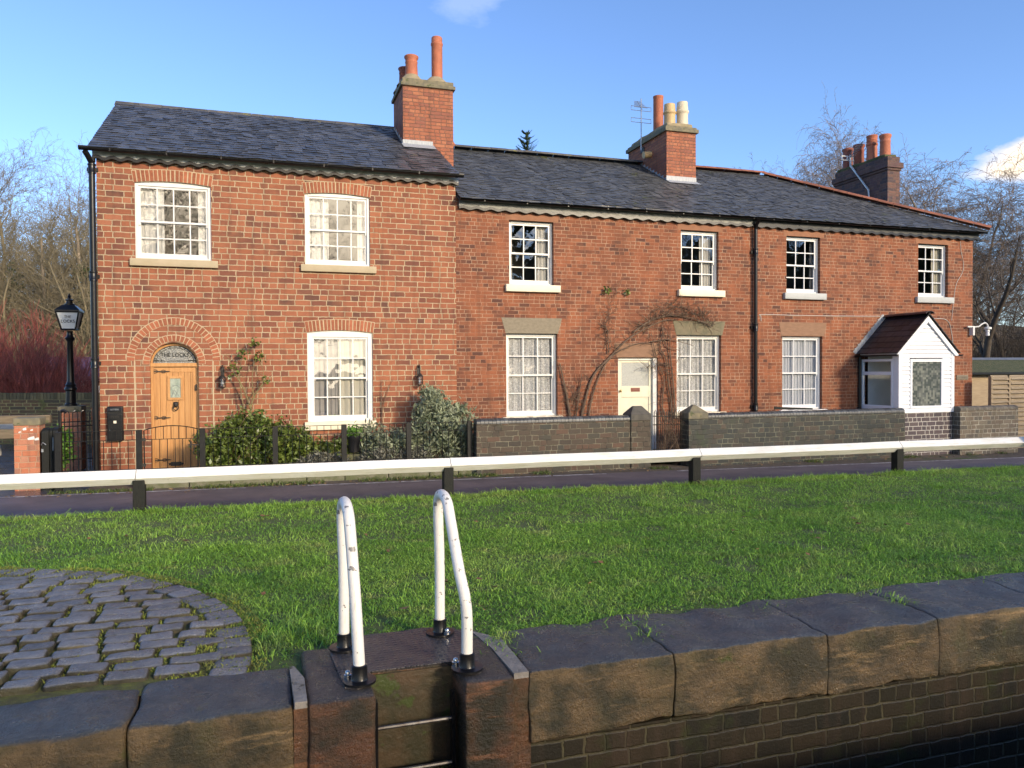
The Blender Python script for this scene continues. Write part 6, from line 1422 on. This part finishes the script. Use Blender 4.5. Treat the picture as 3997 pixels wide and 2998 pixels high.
climber('rose_bush', 'sparse bare rose with a few leaves against the wall between oak door and window', 'rose', (2.55, -.3, .3),
    [([(2.55, .3), (2.56, .8), (2.62, 1.1), (2.78, 1.35), (2.86, 1.5)], .028), ([(2.58, .85), (2.45, 1.25), (2.30, 1.55), (2.2, 1.8)], .02), ([(2.5, .6), (2.40, 1.2), (2.38, 1.6), (2.45, 1.95)], .013), ([(2.62, 1.1), (2.6, 1.5), (2.68, 1.9)], .012), ([(2.78, 1.3), (2.80, 1.6), (2.72, 1.8)], .010), ([(2.3, 1.5), (2.18, 1.85), (2.10, 1.88)], .008)], 'rose_stem', [([(2.5, .9), (2.4, 1.6)], 24, .3, .004), ([(2.6, 1.1), (2.75, 1.7)], 26, .3, .004)], 63, -.22)
V, F = leaf_cloud([(2.46, -.22, 1.92, .09, .06, .08), (2.72, -.22, 1.85, .09, .06, .08), (2.66, -.22, 2.12, .06, .05, .05), (2.3, -.22, 1.62, .08, .05, .1), (2.86, -.22, 1.42, .05, .05, .04)], 210, .045, 78, 1.5, .04); tag(np_mesh('rose_leaves', V, F, 'hedge', origin=(2.5, -.2, 1.8)), 'small tufts of leaves at the tips of the bare rose', 'leaves')
climber('bare_vine', 'thin bare reddish stem climbing right of the lower sash window', 'vine', (5.05, -.05, .2), [([(5.02, .1), (5.04, .6), (5.03, 1.1), (5.05, 1.42)], .012), ([(5.06, .2), (5.05, .8), (5.15, 1.15), (5.28, 1.45)], .008)], 'vine', [([(5.03, .8), (5.05, 1.3)], 22, .25, .003)], 64, -.04)
V, F = leaf_cloud([(-.86, 1.0, .18, .15, .2, .36)], 900, .05, 79, 1.6, .09, .4, 60); tag(np_mesh('leafy_bush', V, F, 'bright_leaf', origin=(-.6, 1.1, -.2)), 'small fresh green bush between the two brick piers', 'shrub')
# leaf litter along the road edge
lp = np.c_[rng.uniform(-3, 22, 420), -1.55 - np.abs(rng.normal(0, .22, 420)), np.zeros(420)]; lp[:, 2] = [ground_z(x) + .022 for x in lp[:, 0]]
V, F = leaf_cloud([(0, 0, 0, .01, .01, .01)], 420, .05, 83, 1.4, .001, 0, 4); V = V.reshape(-1, 4, 3) * np.array([1, 1, .25]) + lp[:, None]; stuff(np_mesh('leaf_litter', V.reshape(-1, 3), F, pmat('leaf_litter_brown', (.15, .085, .04), (.22, .15, .07), 3, .9, island=.4), origin=(8, -1.6, -.4)))
# litter on the coping
V, F = leaf_cloud([(4.6, -8.2, -.03, 7, 2.6, .01)], 90, .05, 80, 1.3, .02, 0, 90); V[:, 2] = [lawn_z(p[0], p[1]) + .035 + .02 * rnd.random() for p in V]
stuff(np_mesh('fallen_leaves', V, F, pmat('brown_fallen_leaf', (.16, .075, .03), (.22, .12, .05), 9, .8), origin=(4, -8, 0)))

# trees and hedge on the near bank, behind the viewpoint: mirrored in the panes and filtering the low sun
for src, loc, rz, s, lab in ((tA, (-2.5, -23, 0), .4, 1.0, 'bare tree on the near bank mirrored in the left upper window'), (tB, (3.5, -24, 0), 1.7, 1.05, 'bare tree on the near bank mirrored in the second upper window'), (tB, (-10, -38, 0), 3.0, 1.2, 'bare tree on the near bank far to the left'),
        (tC, (22, -31, 0), .9, 1.35, 'thick bare tree on the near bank shading the middle cottage'), (tC, (29, -33, 0), 2.9, 1.45, 'thick bare tree on the near bank mirrored in the terrace windows'), (tB, (36, -32, 0), 4.4, 1.15, 'forked bare tree on the near bank far to the right'), (tC, (34, -38, 0), 5.2, 1.6, 'tall thick bare tree on the near bank behind the others'), (tC, (16, -40, 0), 1.9, 1.2, 'thick bare tree set back on the near bank')):
    dup(src, loc, lab, rz, s, 'trees on the near bank')
for k, (x, y, h_) in enumerate(((37, -30, 11), (42, -32, 12.5), (47, -29, 11), (52, -31, 12), (57, -30, 11.5), (25, -62, 17), (31, -60, 18), (37, -63, 17), (44, -60, 18), (51, -62, 17))):
    t = thing('evergreen_tree', ('dark evergreen on the near bank mirrored in the right hand windows', 'tallest dark evergreen of the near bank row', 'middle dark evergreen of the near bank row', 'dark evergreen fourth along the near bank row', 'dark evergreen at the far right of the near bank row', 'distant evergreen behind the viewpoint mirrored in the first terrace window', 'tall distant evergreen behind the viewpoint second from the left', 'distant evergreen in the middle of the far row behind the viewpoint', 'tall distant evergreen fourth in the far row behind the viewpoint', 'distant evergreen at the right end of the far row behind the viewpoint')[k], 'tree', (x, y, 0), 'evergreens on the near bank')
    V, F = leaf_cloud([(x, y, h_ * .35, 2.6 + 1.2 * (k > 4), 2.2, h_ * .33), (x, y, h_ * .7, 1.9 + 1.2 * (k > 4), 1.7, h_ * .3)], 5000, .38 + .25 * (k > 4), 91 + k, 1.5, .4, .2, 220); np_mesh('crown', V, F, 'needle', t); MB().tube([(x, y, -.3), (x, y, h_ * .6)], [.25, .1], 8).build('trunk', 'bark_dark', t)

# ================================================================== SKY, SUN, CAMERA
SUN_EL, SUN_AZ = math.radians(19), math.radians(27)      # low winter sun behind the viewer, to the right
to_sun = Vector((math.sin(SUN_AZ) * math.cos(SUN_EL), -math.cos(SUN_AZ) * math.cos(SUN_EL), math.sin(SUN_EL)))
world = bpy.data.worlds.new('World'); scene.world = world; world.use_nodes = True
nt = world.node_tree; nt.nodes.clear(); N = nt.nodes.new; Lk = nt.links.new
sky = N('ShaderNodeTexSky'); sky.sky_type = 'NISHITA'; sky.sun_disc = False; sky.sun_elevation = SUN_EL; sky.sun_rotation = math.atan2(to_sun.x, to_sun.y)
sky.air_density = 1.0; sky.dust_density = .05; sky.ozone_density = 4.5; sky.altitude = 60
bg = N('ShaderNodeBackground'); bg.inputs['Strength'].default_value = .12
out = N('ShaderNodeOutputWorld'); Lk(bg.outputs[0], out.inputs['Surface'])
tc = N('ShaderNodeTexCoord'); gen = tc.outputs['Generated']
def wmath(op, a, b=0., clamp=False):
    x = N('ShaderNodeMath'); x.operation = op; x.use_clamp = clamp
    for s, v in zip(x.inputs, (a, b)):
        if hasattr(v, 'is_output'): Lk(v, s)
        else: s.default_value = v
    return x.outputs[0]
def wramp(f, stops):
    x = N('ShaderNodeValToRGB'); 
    while len(x.color_ramp.elements) < len(stops): x.color_ramp.elements.new(.5)
    for e, (p, c) in zip(x.color_ramp.elements, stops): e.position = p; e.color = (c, c, c, 1) if not isinstance(c, tuple) else sc(c)
    Lk(f, x.inputs[0]); return x.outputs[0]
def wnoise(vec, s, d, r=.6):
    x = N('ShaderNodeTexNoise'); Lk(vec, x.inputs['Vector']); x.inputs['Scale'].default_value = s; x.inputs['Detail'].default_value = d; x.inputs['Roughness'].default_value = r; return x.outputs[0]
def toward(d, inner, outer):
    x = N('ShaderNodeVectorMath'); x.operation = 'DOT_PRODUCT'; Lk(gen, x.inputs[0]); x.inputs[1].default_value = Vector(d).normalized()
    return wramp(x.outputs['Value'], [(math.cos(math.radians(outer)), 0.), (math.cos(math.radians(inner)), 1.)])
stm = N('ShaderNodeMapping'); stm.inputs['Scale'].default_value = (1, 1, 2.2); Lk(gen, stm.inputs['Vector'])
cl = wnoise(stm.outputs[0], 7.5, 9, .6)
def cloud(d, inner, outer, lo, hi, k=.62):
    m = toward(d, inner, outer); return wramp(wmath('ADD', wmath('MULTIPLY', m, k), wmath('MULTIPLY', cl, 1 - k * .3)), [(lo, 0.), (hi, 1.)])
yaw = math.radians(17.9165)
def vdir(px, py):     # direction in the sky of a point given in degrees right of / above the view axis
    a = math.radians(px) + yaw; e = math.radians(py); return (math.sin(a) * math.cos(e), math.cos(a) * math.cos(e), math.sin(e))
sz = N('ShaderNodeSeparateXYZ'); Lk(gen, sz.inputs[0])
band = wramp(sz.outputs[2], [(.175, 0.), (.208, 1.), (.228, 1.), (.268, 0.)])
m1 = wramp(wmath('ADD', wmath('MULTIPLY', wmath('MULTIPLY', toward(vdir(38, 12.3), 3., 10), band), .62), wmath('MULTIPLY', cl, .75)), [(.66, 0.), (.88, 1.)])
m3 = cloud((.03, -.97, .225), 7, 20, .60, .90)
m4 = wmath('MULTIPLY', cloud(vdir(-3, 27.2), .5, 6, .86, 1.12), .14)
mix = N('ShaderNodeMix'); mix.data_type = 'RGBA'; Lk(m1, mix.inputs[0]); wb = N('ShaderNodeMix'); wb.data_type = 'RGBA'; wb.blend_type = 'MULTIPLY'; wb.inputs[0].default_value = 1; Lk(sky.outputs[0], wb.inputs[6]); wb.inputs[7].default_value = (1.0, .955, 1.03, 1); Lk(wb.outputs[2], mix.inputs[6]); mix.inputs[7].default_value = (6.2, 5.2, 4.0, 1)
mix2 = N('ShaderNodeMix'); mix2.data_type = 'RGBA'; Lk(m3, mix2.inputs[0]); Lk(mix.outputs[2], mix2.inputs[6]); mix2.inputs[7].default_value = (25, 21, 15.5, 1)
mix3 = N('ShaderNodeMix'); mix3.data_type = 'RGBA'; Lk(m4, mix3.inputs[0]); Lk(mix2.outputs[2], mix3.inputs[6]); mix3.inputs[7].default_value = (5.5, 5.6, 6, 1)
Lk(mix3.outputs[2], bg.inputs['Color'])
sl = bpy.data.lights.new('sun', 'SUN'); sl.energy = 2.4; sl.angle = math.radians(8); sl.color = (1., .83, .60)
so = bpy.data.objects.new('sun', sl); COL.objects.link(so); so.rotation_euler = to_sun.to_track_quat('Z', 'Y').to_euler()

cam = bpy.data.cameras.new('camera'); co = bpy.data.objects.new('camera', cam); COL.objects.link(co); scene.camera = co
cam.sensor_width = 36; cam.lens = 36 * 3001 / 3997; cam.clip_start = .05; cam.clip_end = 4000
pit, rol = 1.89403662e-02, 5.33467814e-03
Rv = Vector((math.cos(yaw), -math.sin(yaw), 0)); Fh = Vector((math.sin(yaw), math.cos(yaw), 0))
fw = Fh * math.cos(pit) - Vector((0, 0, 1)) * math.sin(pit); dn = -Fh * math.sin(pit) - Vector((0, 0, 1)) * math.cos(pit)
rt = Rv * math.cos(rol) + dn * math.sin(rol); dn2 = -Rv * math.sin(rol) + dn * math.cos(rol)
co.matrix_world = Matrix(((rt.x, -dn2.x, -fw.x, 2.79885), (rt.y, -dn2.y, -fw.y, -15.40822), (rt.z, -dn2.z, -fw.z, 1.6), (0, 0, 0, 1)))

scene.view_settings.view_transform = 'Standard'; scene.view_settings.look = 'None'; scene.view_settings.gamma = 1.0; scene.view_settings.exposure = 1.15
scene.render.engine = 'CYCLES'; scene.cycles.use_denoising = True; scene.cycles.max_bounces = 6; scene.cycles.transparent_max_bounces = 12
scene.cycles.sample_clamp_indirect = 6
